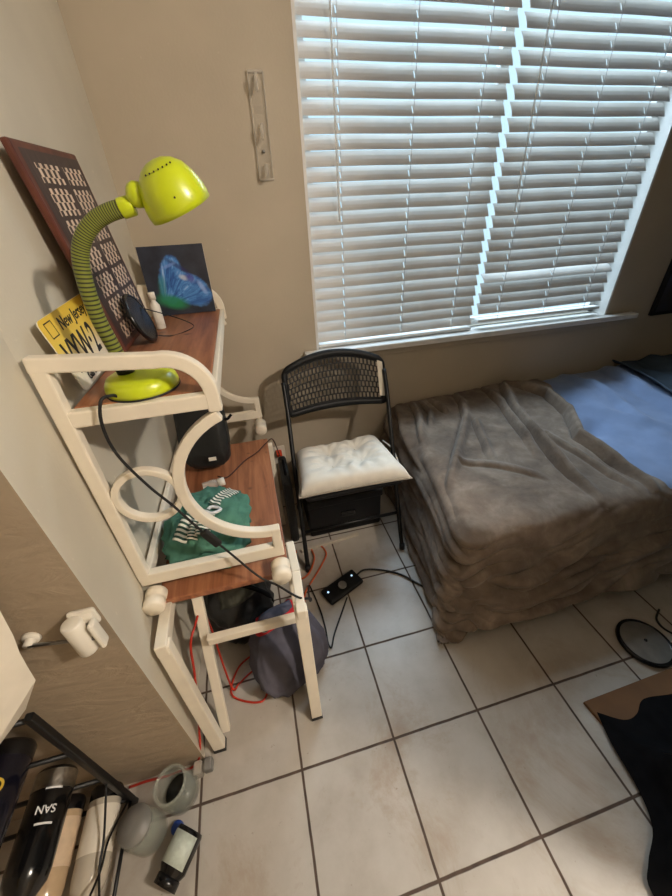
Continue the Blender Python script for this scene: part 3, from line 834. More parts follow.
# ------------------------------------------------------------------ black inline power box on floor
pb0 = V((.593, .585, .0)); pr = Matrix.Rotation(math.radians(24), 4, 'Z')
pb = thing('power_box', 'black rectangular box with round grey button lying on the tiles', 'switch box', pb0)
bm = bmnew(); box(bm, (-.095, -.044, .001), (.095, .044, .024), Matrix.Translation(pb0) @ pr); finish('case', bm, 'black_plastic', pb, bevel=.010)
bm = bmnew(); lathe(bm, [(0, .024), (.020, .024), (.020, .028), (.016, .0295), (0, .0295)], pb0, (0, 0, 1), 32); finish('round_button', bm, 'disc_grey', pb, smooth=True)
k = NT('blue_led'); k.base(srgb(150, 190, 255)); k.b.inputs['Emission Color'].default_value = (.45, .7, 1, 1); k.b.inputs['Emission Strength'].default_value = 1.6
n_led = k.noise(k.pos(), 50, 1); k.l(k.ramp(n_led, [(.3, srgb(130, 175, 255)), (.7, srgb(170, 205, 255))]), k.b.inputs['Base Color'])
for dx in (-.072, .066):
    bm = bmnew(); lathe(bm, [(0, .0238), (.0045, .0238), (.0045, .0252), (0, .0252)], pb0 + pr.to_3x3() @ V((dx, .012, 0)), (0, 0, 1), 14); finish('indicator_light', bm, k.m, pb)
bm = bmnew(); tube(bm, [(.674, .628, .012), (.72, .648, .008), (.80, .625, .006), (.88, .575, .006), (.95, .49, .006), (1.02, .45, .006)], .0046, 8, 8); finish('cable', bm, 'rubber', pb, smooth=True)

# ------------------------------------------------------------------ folding chair
ch = thing('folding_chair', 'black folding chair with a perforated back standing by the window', 'chair', (.72, .92, 0))
xl0, xr0 = .462, .952
tilt_top = {}
for nm, xf, xt in (('l', .458, .492), ('r', .948, .992)):
    bm = bmnew(); tube(bm, [(xf, .728, .012), (xf + .006, .80, .14), ((xf + xt) / 2, .955, .44), (xt - .004, 1.10, .68), (xt - .002, 1.165, .80)], .0105, 12, 6); lg = finish('front_leg', bm, 'black_metal', ch, smooth=True)
    bm = bmnew(); lathe(bm, [(0, 0), (.014, 0), (.014, .03), (0, .03)], (xf, .726, 0), (0, .12, 1), 14); finish('foot_cap', bm, 'rubber', lg, smooth=True)
for xf in (.486, .930):
    bm = bmnew(); tube(bm, [(xf, .80, .420), (xf, .98, .23), (xf, 1.17, .012)], .0100, 12, 5); lg = finish('rear_leg', bm, 'black_metal', ch, smooth=True)
    bm = bmnew(); lathe(bm, [(0, 0), (.0135, 0), (.0135, .03), (0, .03)], (xf, 1.178, 0), (0, -.3, 1), 14); finish('foot_cap', bm, 'rubber', lg, smooth=True)
bm = bmnew(); tube(bm, [(.486, .902, .312), (.930, .902, .312)], .008, 10); finish('rear_crossbar', bm, 'black_metal', ch, smooth=True)
bm = bmnew(); tube(bm, [(.470, .815, .170), (.950, .815, .170)], .008, 10); 
finish('front_crossbar', bm, 'black_metal', ch, smooth=True)
def rounded_panel(bm, x0, x1, y0, y1, z0, z1, r=.03):
    pts = []
    for cx_, cy_, a0 in ((x1 - r, y1 - r, 0), (x0 + r, y1 - r, 90), (x0 + r, y0 + r, 180), (x1 - r, y0 + r, 270)):
        for i in range(7):
            a = math.radians(a0 + 15 * i); pts.append((cx_ + r * math.cos(a), cy_ + r * math.sin(a)))
    A = [bm.verts.new((x, y, z0)) for x, y in pts]; B = [bm.verts.new((x, y, z1)) for x, y in pts]
    bm.faces.new(A[::-1]); bm.faces.new(B)
    for i in range(len(A)): bm.faces.new((A[i], A[(i + 1) % len(A)], B[(i + 1) % len(A)], B[i]))
bm = bmnew(); rounded_panel(bm, .486, .942, .742, 1.075, .415, .436); finish('seat', bm, 'black_plastic', ch, bevel=.006)
# backrest : curved shell with staggered slots
def back_pt(u, v, d=0):
    x = .742 + (u - .5) * .512
    bow = .055 * (1 - (2 * u - 1) ** 2)
    y = 1.125 + .075 * v + .030 * (1 - (2 * u - 1) ** 2)
    tilt = .012 * (u - .5)
    ztop = .848 + bow * 1.15; zbot = .632 + .012 * (1 - (2 * u - 1) ** 2)
    # rounded corners
    z = zbot + (ztop - zbot) * v
    n = V((-.12 * (u - .5), -.95, .25)).normalized()
    return V((x, y, z)) + n * d
bm = bmnew()
def patch(u0, u1, v0, v1, th=.012, nu=1):
    cols = []
    for i in range(nu + 1):
        u = u0 + (u1 - u0) * i / nu
        cols.append([bm.verts.new(back_pt(u, v, d)) for v, d in ((v0, 0), (v1, 0), (v1, th), (v0, th))])
    for A, B in zip(cols[:-1], cols[1:]):
        for k_ in range(4): bm.faces.new((A[k_], A[(k_ + 1) % 4], B[(k_ + 1) % 4], B[k_]))
    bm.faces.new(cols[0][::-1]); bm.faces.new(cols[-1])
NR, NCOL = 7, 24
U0, U1, V0, V1 = .055, .945, .12, .86
for r_ in range(NR + 1):
    vv_ = V0 + (V1 - V0) * r_ / NR
    patch(U0 - .01, U1 + .01, vv_ - .010, vv_ + .010, .008, 20)
for r_ in range(NR):
    va, vb = V0 + (V1 - V0) * r_ / NR, V0 + (V1 - V0) * (r_ + 1) / NR
    for c_ in range(NCOL + 1):
        u = U0 + (U1 - U0) * (c_ + (.5 if r_ % 2 else 0)) / NCOL
        if u > U1 + .001: continue
        patch(u - .006, u + .006, va, vb, .008)
finish('mesh_panel', bm, 'black_plastic', ch)
bm = bmnew()
def rim_ring():
    out = []
    for cu_, cv_, a0 in ((.93, .86, 0), (.07, .86, 90), (.07, .13, 180), (.93, .13, 270)):
        for i in range(8):
            a = math.radians(a0 + 90 * i / 7); out.append((cu_ + .07 * math.cos(a), cv_ + .14 * math.sin(a)))
    dense = []
    for i, (a, b) in enumerate(out):
        a2, b2 = out[(i + 1) % len(out)]; n = max(1, int(abs(a2 - a) / .05))
        for k_ in range(n): dense.append((a + (a2 - a) * k_ / n, b + (b2 - b) * k_ / n))
    return dense
ring = rim_ring(); loops_ = []
for a, b in ring:
    da, db = (a - .5), (b - .5)
    ia = .5 + da * .945; ib = .5 + db * .83
    ia = min(max(ia, .05), .95); ib = min(max(ib, .11), .87)
    loops_.append([bm.verts.new(p) for p in (back_pt(a, b, -.002), back_pt(ia, ib, -.002), back_pt(ia, ib, .014), back_pt(a, b, .012))])
for i in range(len(loops_)):
    A, B = loops_[i], loops_[(i + 1) % len(loops_)]
    for k_ in range(4): bm.faces.new((A[k_], A[(k_ + 1) % 4], B[(k_ + 1) % 4], B[k_]))
finish('backrest_rim', bm, 'black_plastic', ch, smooth=True)
bm = bmnew(); grid(bm, 6, 10, lambda u, v: back_pt(.925 + .05 * u, .17 + .72 * v, .0152)); cl = finish('care_sticker', bm, 'paper_white', ch, solid=.0008); cl['label'] = 'long white care sticker'

# seat cushion
cu0 = V((.712, .895, .437))
cc = [V((.462, .735, 0)), V((.964, .722, 0)), V((.925, 1.085, 0)), V((.487, 1.060, 0))]
cs = thing('seat_cushion', 'tufted off-white cushion with piped edge on the black folding chair', 'cushion', cu0)
def cush_h(u, v):
    e_ = min(u, 1 - u, v, 1 - v)
    du, dv = 2 * u - 1, 2 * v - 1
    edge = max(0, 1 - abs(du) ** 7) ** .5 * max(0, 1 - abs(dv) ** 7) ** .5
    h = .066 * edge
    for tu, tv in ((.36, .42), (.66, .45), (.36, .72), (.66, .74)):
        d2 = ((u - tu) / .11) ** 2 + ((v - tv) / .13) ** 2
        h -= .036 * math.exp(-d2)
        ang = math.atan2(v - tv, u - tu); d = math.sqrt(d2)
        h -= .008 * math.exp(-(d - 1.2) ** 2) * (.5 + .5 * math.sin(9 * ang + tu * 20))
    h += .006 * math.sin(46 * u + 3 * math.sin(7 * v)) * math.exp(-((v - .27) / .15) ** 2) * math.exp(-((u - .5) / .24) ** 2)
    h += .004 * fbm((u * 5, v * 5, 0), 1)
    return h * (1 if edge > 0 else 0)
def cush_xy(u, v):
    a = cc[0].lerp(cc[1], u); b = cc[3].lerp(cc[2], u); p = a.lerp(b, v)
    c_ = V((.712, .9, 0))
    pin = .045 * ((1 - abs(2 * u - 1) ** 3) * abs(2 * v - 1) ** 3 + (1 - abs(2 * v - 1) ** 3) * abs(2 * u - 1) ** 3)
    return p.lerp(c_, pin)
bm = bmnew()
top = grid(bm, 60, 50, lambda u, v: cush_xy(u, v) + V((0, 0, .437 + .020 + max(0, cush_h(u, v)))))
bot = grid(bm, 60, 50, lambda u, v: cush_xy(u, v) + V((0, 0, .437 + .020 - .0195 * min(1, 8 * min(u, 1 - u, v, 1 - v) + .0))))
bmesh.ops.remove_doubles(bm, verts=bm.verts, dist=.0008)
finish('cover', bm, 'cushion', cs, smooth=True)
bm = bmnew()
per = [(i / 30, 0) for i in range(30)] + [(1, i / 24) for i in range(24)] + [(1 - i / 30, 1) for i in range(30)] + [(0, 1 - i / 24) for i in range(24)]
tube(bm, [cush_xy(u, v) + V((0, 0, .457)) for u, v in per], .004, 8, closed=True); finish('piping', bm, 'cushion_piping', cs, smooth=True)
for tu, tv in ((.36, .42), (.66, .45), (.36, .72), (.66, .74)):
    bm = bmnew(); p = cush_xy(tu, tv) + V((0, 0, .4575 + cush_h(tu, tv))); lathe(bm, [(0, .003), (.006, .002), (.007, 0), (0, -.001)], p, (0, 0, 1), 12)
    finish('tuft_button', bm, 'cushion', cs, smooth=True)
bm = bmnew(); tube(bm, [(.955, 1.065, .45), (.985, 1.02, .43), (.992, .95, .40), (.985, .90, .37)], .004, 8, 6); finish('tie_string', bm, 'cushion', cs, smooth=True)

# black storage box behind chair legs
sbx = thing('storage_box', 'low black storage box on the floor under the folding chair', 'box', (.71, 1.12, 0))
bm = bmnew(); box(bm, (.512, .925, .004), (.905, 1.33, .245)); finish('box_body', bm, 'black_plastic', sbx, bevel=.012)
bm = bmnew(); box(bm, (.506, .919, .205), (.911, 1.336, .252)); finish('lid', bm, 'black_plastic', sbx, bevel=.008)
bm = bmnew(); box(bm, (.68, .912, .12), (.76, .926, .15)); finish('latch', bm, 'black_gloss', sbx, bevel=.004)
bm = bmnew(); beam(bm, (.445, .845, .009), (.760, .880, .009), .016, .018, (0, 0, 1))
tag(finish('wood_strip', bm, 'pale_wood', loc=(.6, .86, 0), bevel=.002), 'pale thin strip lying on the tiles in front of the black storage box', 'strip')
ub = thing('upright_case', 'upright black flat case between the chair and the stand', 'case', (.435, 1.12, 0))
bm = bmnew(); box(bm, (.408, .92, .002), (.450, 1.17, .40)); finish('case_body', bm, 'black_nylon', ub, bevel=.014)
bm = bmnew(); tube(bm, [(.43, .99, .398), (.43, 1.01, .425), (.43, 1.08, .425), (.43, 1.10, .398)], .006, 8, 5); finish('handle', bm, 'black_cloth', ub, smooth=True)

# ------------------------------------------------------------------ bed
bed = thing('bed', 'low bed pushed along the wall below the window', 'bed', (2.1, .85, 0))
bm = bmnew(); box(bm, (1.22, .46, .06), (3.9, 1.355, .20)); finish('bed_base', bm, 'black_cloth', bed, bevel=.02)
bm = bmnew(); box(bm, (1.18, .43, .20), (3.9, 1.36, .425)); finish('mattress', bm, 'mattress', bed, bevel=.05)
for x_ in (1.28, 3.8):
    for y_ in (.52, 1.3):
        bm = bmnew(); box(bm, (x_ - .025, y_ - .025, 0), (x_ + .025, y_ + .025, .06)); finish('foot', bm, 'black_plastic', bed)

BX0, BY0, BZ, RR = 1.085, .395, .468, .080
def drape(sx_, sy_):
    """sheet coordinates -> draped point and normal; the sheet falls over the left end and the near side"""
    bx = BX0 + .095 * max(0.0, min(1.0, (sy_ - .42) / .55))
    dx = max(0.0, bx - sx_); dy = max(0.0, BY0 - sy_); D = math.hypot(dx, dy)
    if D < 1e-6:
        return V((sx_, sy_, BZ)), V((0, 0, 1)), 0
    n = V((-dx / D, -dy / D, 0)); base = V((max(sx_, bx), max(sy_, BY0), BZ))
    amax = math.radians(83 - 13 * dy / D); La = RR * amax
    if D < La:
        a = D / RR; return base + n * RR * math.sin(a) - V((0, 0, RR * (1 - math.cos(a)))), (n * math.sin(a) + V((0, 0, math.cos(a)))), D
    d2 = D - La
    p = base + n * (RR * math.sin(amax) + d2 * math.cos(amax)) - V((0, 0, RR * (1 - math.cos(amax)) + d2 * math.sin(amax)))
    return p, (n * math.sin(amax) + V((0, 0, math.cos(amax)))), D
def ridge(x, y, x0, y0, x1, y1, w0, amp, wob=0.02):
    """a long soft fold along a segment on the sheet"""
    a = V((x0, y0)); b = V((x1, y1)); d = b - a; L = d.length; d = d / L
    q = V((x, y)) - a; t_ = q.dot(d) / L
    if t_ < -.15 or t_ > 1.15: return 0
    s_ = q.dot(V((-d.y, d.x))) + wob * math.sin(t_ * 5 + x0 * 9)
    fall = max(0, min(1, (t_ + .15) / .3)) * max(0, min(1, (1.15 - t_) / .3))
    return amp * math.exp(-(s_ / w0) ** 2) * fall
POLY = [([(1.72, 1.34), (1.70, 1.14), (1.62, .89), (1.55, .66)], .022, .034),
        ([(1.86, 1.35), (1.82, 1.29), (1.72, 1.07), (1.66, .86), (1.61, .59), (1.60, .35)], .026, .048),
        ([(1.88, 1.35), (1.93, 1.28), (2.00, 1.14), (1.95, .93), (1.83, .73), (1.85, .58), (1.85, .42), (1.84, .30)], .024, .050),
        ([(1.53, 1.34), (1.51, 1.24), (1.44, 1.08), (1.20, .77), (1.07, .60)], .022, .032),
        ([(1.46, 1.02), (1.40, .85), (1.34, .70)], .020, .022), ([(1.24, 1.34), (1.22, 1.22), (1.13, .95)], .018, .036),
        ([(1.36, 1.34), (1.38, 1.16)], .016, .034), ([(1.15, 1.34), (1.13, 1.22), (1.04, .82)], .018, .034), ([(1.30, 1.34), (1.29, 1.20), (1.22, 1.06)], .014, .028),
        ([(1.08, 1.34), (1.02, 1.10), (.97, .84)], .018, .030), ([(1.22, .74), (1.36, .66), (1.50, .52)], .022, .014), ([(1.70, .80), (1.76, .55), (1.78, .36)], .020, .018)]
def folds(x, y):
    h = 0.0
    for pts_, w0, amp in POLY:
        best = None; L_tot = 0; pos = 0
        for (ax_, ay_), (bx_, by_) in zip(pts_[:-1], pts_[1:]):
            ex, ey = bx_ - ax_, by_ - ay_; L = math.hypot(ex, ey)
            t_ = ((x - ax_) * ex + (y - ay_) * ey) / (L * L); tc = max(0, min(1, t_))
            qx, qy = x - ax_ - ex * tc, y - ay_ - ey * tc
            d = math.hypot(qx, qy)
            if best is None or d < best[0]:
                sgn = 1 if (ex * qy - ey * qx) >= 0 else -1
                best = (d, sgn, L_tot + tc * L)
            L_tot += L
        d, sgn, pos = best
        if d > .12: continue
        f_ = pos / L_tot; taper = max(.0, min(1, (1.02 - f_) / .25))
        if sgn < 0: h += taper * amp * math.exp(-(d / (w0 * .45)) ** 2) - taper * amp * .30 * math.exp(-((d - w0 * .95) / (w0 * .45)) ** 2)
        else: h += taper * amp * math.exp(-(d / w0) ** 2)
    return h
def blanket_pt(sx_, sy_):
    p, n, D = drape(sx_, sy_)
    h = .010 * fbm((sx_ * 3, sy_ * 3, 0), 1) + .004 * fbm((sx_ * 9, sy_ * 9, 3), 1)
    h += folds(sx_, sy_) * max(.25, min(1, (1.38 - sy_) / .13))
    h += .035 * math.exp(-((sx_ - 1.9) / .45) ** 2) * max(0, min(1, (sy_ - .5) / .3)) + .02 * max(0, (sy_ - .9))
    if D > .02:
        k_ = min(1, (D - .02) / .20); kd = max(0, 1 - D / .62)
        dy = max(0.0, BY0 - sy_)
        t_ = sx_ - sy_ * .6
        wv = .5 * noise.noise((t_ * 3.1, D * 2.0, 5.0))
        n1 = noise.noise((t_ * 2.6, D * 13 + wv * 2.5 + .9 * t_, 1.0)); n2 = noise.noise((t_ * 4.2 + 3, D * 26 + wv * 4 + 1.5 * t_, 7.0))
        h += k_ * (.052 * (abs(n1) - .16) + .030 * (abs(n2) - .16) + .010 * noise.noise((t_ * 2, D * 5, 3)))
    q = p + n * h
    lo = .012 + .010 * (0.5 + .5 * math.sin(sx_ * 17 + sy_ * 23))
    if q.z < lo:
        # the hem lies out on the floor
        ex = lo - q.z; q = q + V((n.x, n.y, 0)).normalized() * min(.04, ex * .25) if D > 0 else q; q.z = lo
    q.y = min(q.y, YB - .012)
    return q
EDGE = [(.20, 1.90), (.57, 1.905), (.72, 1.895), (.80, 1.905), (1.07, 2.05), (1.26, 2.12), (1.40, 2.13)]
def edge_x(y):
    for (y0, a), (y1, b) in zip(EDGE[:-1], EDGE[1:]):
        if y <= y1: t_ = max(0, (y - y0) / (y1 - y0)); return a + (b - a) * t_ + .012 * math.sin(y * 21)
    return EDGE[-1][1]
def bl_fn(u, v):
    sy_ = -.035 + (1.372 + .035) * v
    x1_ = edge_x(sy_) if sy_ > .35 else edge_x(.35) + (.35 - sy_) * 3.2
    sx_ = .585 + (x1_ - .585) * u
    return blanket_pt(sx_, sy_)
bm = bmnew(); grid(bm, 290, 280, bl_fn)
o = finish('brown_blanket', bm, 'blanket', loc=(1.4, .8, 0), smooth=True, solid=.007)
tag(o, 'rumpled brown fleece blanket draped over the near end of the bed', 'blanket')
# blue bedding on the far part
def duvet_pt(u, v):
    sx_ = 1.84 + 2.08 * u; sy_ = -.02 + 1.385 * v
    p, n, D = drape(sx_, sy_)
    h = -.006 + .014 * fbm((sx_ * 2.5, sy_ * 2.5, 4), 1) + .006 * fbm((sx_ * 7, sy_ * 7, 2), 1)
    h += .05 * math.exp(-((sx_ - 2.35) / .30) ** 2 - ((sy_ - 1.12) / .28) ** 2) + .06 * max(0, min(1, (sx_ - 2.3) / .9)) * max(0, min(1, (sy_ - .3) / .3))
    h -= .035 * math.exp(-(((sx_ - 2.03) * .7 + (sy_ - .82) * .7) / .10) ** 2 - (((sx_ - 2.03) * -.7 + (sy_ - .82) * .7) / .05) ** 2)
    for f_ in ((2.32, 1.36, 2.30, .80, .022, .030), (2.62, 1.36, 2.50, .72, .03, .055), (2.20, .95, 2.40, .50, .03, .012), (2.75, 1.36, 2.85, .9, .05, .03)): h += ridge(sx_, sy_, *f_)
    if sx_ < 2.2: h -= .014 * min(1, (2.2 - sx_) / .12)
    q = p + n * h; q.z = max(.012, q.z); q.y = min(q.y, YB - .012); return q
bm = bmnew(); grid(bm, 90, 80, duvet_pt)
tag(finish('blue_duvet', bm, 'blue_sheet', loc=(2.8, .8, 0), smooth=True, solid=.01), 'faded blue duvet covering the right part of the bed', 'duvet')
def throw_pt(u, v):
    sy_ = .25 + 1.11 * v
    x0_ = 2.66 - .22 * (1 - v) ** 1.5 + .03 * math.sin(9 * v)
    sx_ = x0_ + (3.88 - x0_) * u
    q = duvet_pt((sx_ - 1.84) / 2.08, (sy_ + .02) / 1.385)
    h = .022 + .035 * math.exp(-(u / .035) ** 2) + .03 * math.exp(-((u - .16 - .1 * v) / .05) ** 2) + .012 * fbm((sx_ * 4, sy_ * 4, 11), 1)
    q.z += h; return q
bm = bmnew(); grid(bm, 110, 90, throw_pt)
tag(finish('throw_blanket', bm, 'navy', loc=(3.1, .8, 0), smooth=True, solid=.008), 'slate coloured throw over the far right end of the bed', 'throw')

# ------------------------------------------------------------------ wall things
hk = thing('hook_rail', 'clear acrylic hook rail mounted upright on the wall left of window', 'hook rail', (.548, YB, 1.73))
def hx(z): return .527 + (.555 - .527) * 0 + (.0 if z > 1.7 else 0)
bm = bmnew(); beam(bm, (.552, YB - .006, 1.878), (.548, YB - .006, 1.572), .056, .010, (0, 1, 0)); finish('back_plate', bm, 'clear_plate', hk, bevel=.004)
for dx in (-.027, .027):
    bm = bmnew(); beam(bm, (.552 + dx, YB - .007, 1.878), (.548 + dx, YB - .007, 1.572), .004, .013, (0, 1, 0)); finish('side_edge', bm, 'clear_plastic', hk, bevel=.001)
for z_, x_ in ((1.877, .552), (1.574, .548)):
    bm = bmnew(); box(bm, (x_ - .027, YB - .016, z_ - .004), (x_ + .027, YB - .001, z_ + .004)); finish('end_edge', bm, 'clear_plastic', hk, bevel=.001)
for z in (1.845, 1.715, 1.60):
    bm = bmnew(); tube(bm, [(.548, YB - .010, z + .018), (.548, YB - .030, z - .012), (.548, YB - .050, z - .022), (.548, YB - .064, z - .004), (.548, YB - .068, z + .016)], .006, 8, 5); finish('hook', bm, 'clear_plastic', hk, smooth=True)
for z in (1.86, 1.66):
    bm = bmnew(); lathe(bm, [(0, .003), (.005, .002), (.006, 0)], (.549, YB - .011, z), (0, -1, 0), 12)
    finish('screw', bm, 'grey_metal', hk, smooth=True)

pk = thing('dark_poster', 'dark framed picture on the wall to the right of the window', 'picture', (3.15, YB, 1.2))
bm = bmnew(); box(bm, (2.84, YB - .022, .83), (3.50, YB - .001, 1.62)); finish('frame', bm, 'black_plastic', pk, bevel=.004)
k = NT('dark_print'); k.base(k.ramp(k.noise(k.pos(), 6, 4), [(.35, srgb(16, 18, 24)), (.6, srgb(34, 38, 58)), (.75, srgb(52, 58, 84))])); k.b.inputs['Roughness'].default_value = .3
bm = bmnew(); box(bm, (2.862, YB - .0235, .852), (3.478, YB - .0215, 1.598)); finish('print', bm, k.m, pk)

wc = thing('wall_holder', 'white plastic holder with a rod screwed to the rough wall', 'holder', (-.03, YR, .77))
bm = bmnew(); tube(bm, [(-.122, YR - .0, .792), (-.122, YR - .018, .790)], .009, 14); lathe(bm, [(0, 0), (.016, 0), (.014, .006), (0, .008)], (-.122, YR, .792), (0, -1, 0), 20); finish('mount_boss', bm, 'white_plastic', wc, smooth=True)
bm = bmnew(); tube(bm, [(-.122, YR - .016, .790), (.000, YR - .030, .783)], .0035, 10); finish('rod', bm, 'grey_metal', wc, smooth=True)
bm = bmnew(); tube(bm, [(-.028, YR - .026, .838), (-.028, YR - .028, .752)], .0175, 20); finish('roller', bm, 'white_plastic', wc, smooth=True, bevel=.004)
bm = bmnew()
box(bm, (-.004, YR - .038, .756), (.007, YR - .014, .828)); box(bm, (-.042, YR - .012, .800), (.006, YR, .842)); box(bm, (-.038, YR - .018, .814), (.002, YR - .002, .836))
finish('bracket', bm, 'white_plastic', wc, bevel=.006)

# ------------------------------------------------------------------ wine rack with bottles in the lower left corner
rk = thing('wine_rack', 'black wire wine rack standing against the rough wall', 'rack', (-.34, -.02, 0))
for x_ in (-.190, -.560):
    for y_ in (.055,):
        bm = bmnew(); beam(bm, (x_, y_, 0), (x_, y_, .615), .016, .016, (0, 1, 0)); finish('post', bm, 'black_metal', rk, bevel=.003)
LEV = (.040, .225, .410)
bm = bmnew()
for z in LEV + (.60,):
    for y_ in ((.055, -.21) if z < .1 else (.055,)): tube(bm, [(-.19, y_, z), (-.56, y_, z)], .006, 8)
    for x_ in (-.19, -.56):
        if z < .1: tube(bm, [(x_, .055, z), (x_, -.21, z)], .005, 8)
finish('rails', bm, 'black_metal', rk, smooth=True)
bm = bmnew()
for z in (.13,):
    for y_ in (-.212,):
        for x0_ in (-.20, -.30, -.40, -.50):
            tube(bm, [(x0_, y_, z - .085), (x0_ - .025, y_, z), (x0_ - .05, y_, z + .03), (x0_ - .075, y_, z), (x0_ - .10, y_, z - .085)], .003, 6, 5)
            tube(bm, [(x0_, y_, z + .09), (x0_ - .05, y_, z + .03), (x0_ - .10, y_, z + .09)], .003, 6, 5)
for z0_ in (.05,):
    tube(bm, [(-.192, .05, z0_ + .16), (-.196, -.04, z0_ + .10), (-.198, -.10, z0_ + .08), (-.196, -.20, z0_ + .0)], .003, 6, 5)
    tube(bm, [(-.192, .05, z0_), (-.196, -.04, z0_ + .07), (-.198, -.10, z0_ + .08), (-.196, -.20, z0_ + .16)], .003, 6, 5)
finish('scroll_wires', bm, 'black_metal', rk, smooth=True)
def wine(nm, label, x, z, glassm, capm, lab, r=.040, ybase=.082, L=.29, grp=None, cat='bottle'):
    t = thing(nm, label, cat, (x, -.05, z), grp)
    s_ = r / .038
    prof = [(0, 0), (r * .9, 0), (r, .006), (r, .17), (r * .93, .19), (r * .55, .215), (r * .38, .235), (r * .37, L - .004), (0, L - .003)]
    bm = bmnew(); lathe(bm, prof, (x, ybase, z), (0, -1, -.02), 32); finish('glass', bm, glassm, t, smooth=True)
    bm = bmnew(); lathe(bm, [(r * .40, L - .05), (r * .42, L - .048), (r * .42, L), (0, L)], (x, ybase, z), (0, -1, -.02), 24, cap=False); finish('neck_foil', bm, capm, t, smooth=True)
    if lab:
        bm = bmnew(); lathe(bm, [(r + .0006, .045), (r + .0008, .047), (r + .0008, .135), (r + .0006, .137)], (x, ybase, z), (0, -1, -.02), 32, cap=False); finish('label', bm, lab, t, smooth=True)
    bm = bmnew(); lathe(bm, [(0, -.001), (r * .92, -.001), (r * 1.01, .005), (r * 1.01, .03), (r + .0004, .031)], (x, ybase, z), (0, -1, -.02), 32, cap=False); finish('base_band', bm, 'black_gloss', t, smooth=True)
    return t
GRP = None
b4 = wine('wine_bottle', 'clear pale bottle with white label lying lowest in the rack, nearest the jars', -.240, .088, 'bottle_clear', 'black_gloss', 'paper_white')
b3 = wine('wine_bottle', 'amber tinted bottle with cream label lying beside the clear bottle in rack', -.340, .088, 'bottle_pale', 'black_gloss', 'label_cream')
b2 = wine('wine_bottle', 'black bottle with white lettering lying in the middle of the rack', -.290, .275, 'bottle_black', 'foil', None, r=.044)
b1 = wine('wine_bottle', 'dark navy bottle with gold script on the upper level of the rack', -.300, .462, 'bottle_navy', 'gold', None, r=.044)
def bottle_text(nm, s, size, m, t, x, z, y, r):
    # lettering on the upper side of a lying bottle, its top towards the neck
    a = math.radians(62)
    nrm = V((math.cos(a), 0, math.sin(a)))
    o_ = V((x, y, z)) + nrm * (r + .0012)
    text(nm, s, size, m, t, o_, V((-math.sin(a), 0, math.cos(a))), V((0, -1, 0)), 'CENTER', .0003)
bottle_text('brand_lettering', 'SAN', .021, 'white_ink', b2, -.290, .275, .005, .044)
bottle_text('gold_script', 'O', .040, 'gold', b1, -.300, .462, .010, .044)
for y_ in (.035, -.028):
    bm = bmnew()
    for i in range(9):
        a0, a1 = math.radians(35 + i * 5), math.radians(40 + i * 5)
        q = [V((-.290 + .0447 * math.cos(a), y_ + d, .275 + .0447 * math.sin(a))) for a, d in ((a0, 0), (a1, 0), (a1, .004), (a0, .004))]
        bm.faces.new([bm.verts.new(p_) for p_ in q])
    finish('label_rule', bm, 'white_ink', b2)
bm = bmnew(); lathe(bm, [(.0449, .006), (.0451, .010), (.0451, .040), (.0449, .042)], (-.290, .082, .275), (0, -1, -.02), 32, cap=False); finish('foil_band', bm, 'foil', b2, smooth=True)

# white box on top of rack
wbx = thing('paper_bag', 'white paper bag slumped against the wall above the wine rack at left edge', 'bag', (-.36, -.03, .616))
bm = bmnew()
hull = [V(p) for p in ((-.129, .060, .723), (-.096, .095, 1.011), (-.225, -.012, .625), (-.24, -.03, .616), (-.62, .09, 1.02), (-.62, .09, .616), (-.62, -.20, .616), (-.45, -.20, .616), (-.60, -.10, .98), (-.20, .07, .616), (-.2, .095, 1.03))]
vs = [bm.verts.new(p) for p in hull]; bmesh.ops.convex_hull(bm, input=vs)
bmesh.ops.triangulate(bm, faces=bm.faces); bmesh.ops.subdivide_edges(bm, edges=bm.edges, cuts=6, use_grid_fill=True)
for v in bm.verts:
    if v.co.z > .63 and v.co.y < .088: v.co += V((0, -1, .3)) * .006 * fbm(v.co, 9)
finish('bag_paper', bm, 'paper_white', wbx, smooth=False)
bm = bmnew(); beam(bm, (-.24, .096, 1.02), (-.60, .092, 1.03), .03, .012, (0, 0, 1)); finish('rolled_top', bm, 'paper_white', wbx, bevel=.004)

# jars
def jar(nm, label, x, y, r, h, tilt, lidm=None, extra=None):
    t = thing(nm, label, 'jar', (x, y, 0))
    ax = V(tilt).normalized(); o_ = V((x, y, .003 + r * (1 - ax.z) * 1.1))
    bm = bmnew(); lathe(bm, [(0, 0), (r * .92, 0), (r, .008), (r, h * .72), (r * .84, h * .86), (r * .84, h), (r * .78, h), (r * .78, h * .87), (r * .93, h * .70), (r * .93, .010), (0, .010)], o_, ax, 40, cap=False)
    finish('glass_body', bm, 'jar_glass', t, smooth=True)
    bm = bmnew(); tubepts = [o_ + frame_from(ax) @ V((r * .85 * math.cos(a), r * .85 * math.sin(a), h)) for a in [2 * PI * i / 36 for i in range(36)]]
    tube(bm, tubepts, .004, 8, closed=True); finish('rim', bm, 'jar_glass', t, smooth=True)
    if lidm:
        bm = bmnew(); lathe(bm, [(r * .86, h - .012), (r * .9, h - .01), (r * .9, h + .004), (0, h + .005)], o_, ax, 40, cap=False); finish('lid', bm, lidm, t, smooth=True)
    if extra: extra(t, o_, ax)
    return t
def dregs(t, o_, ax):
    bm = bmnew(); lathe(bm, [(0, .011), (.040, .011), (.040, .032), (0, .034)], o_, ax, 28); finish('dark_contents', bm, 'black_gloss', t, smooth=True)
jar('glass_jar', 'open round glass jar on the floor by the wall corner', -.050, .038, .050, .105, (-.10, -.02, 1), None, dregs)
jar('glass_jar', 'lidded glass jar with a flat grey lid beside the wine rack', -.130, -.027, .046, .120, (-.05, -.02, 1), 'disc_grey')
lj = thing('labelled_jar', 'small dark jar lying on its side with a pale label', 'jar', (-.045, -.105, 0))
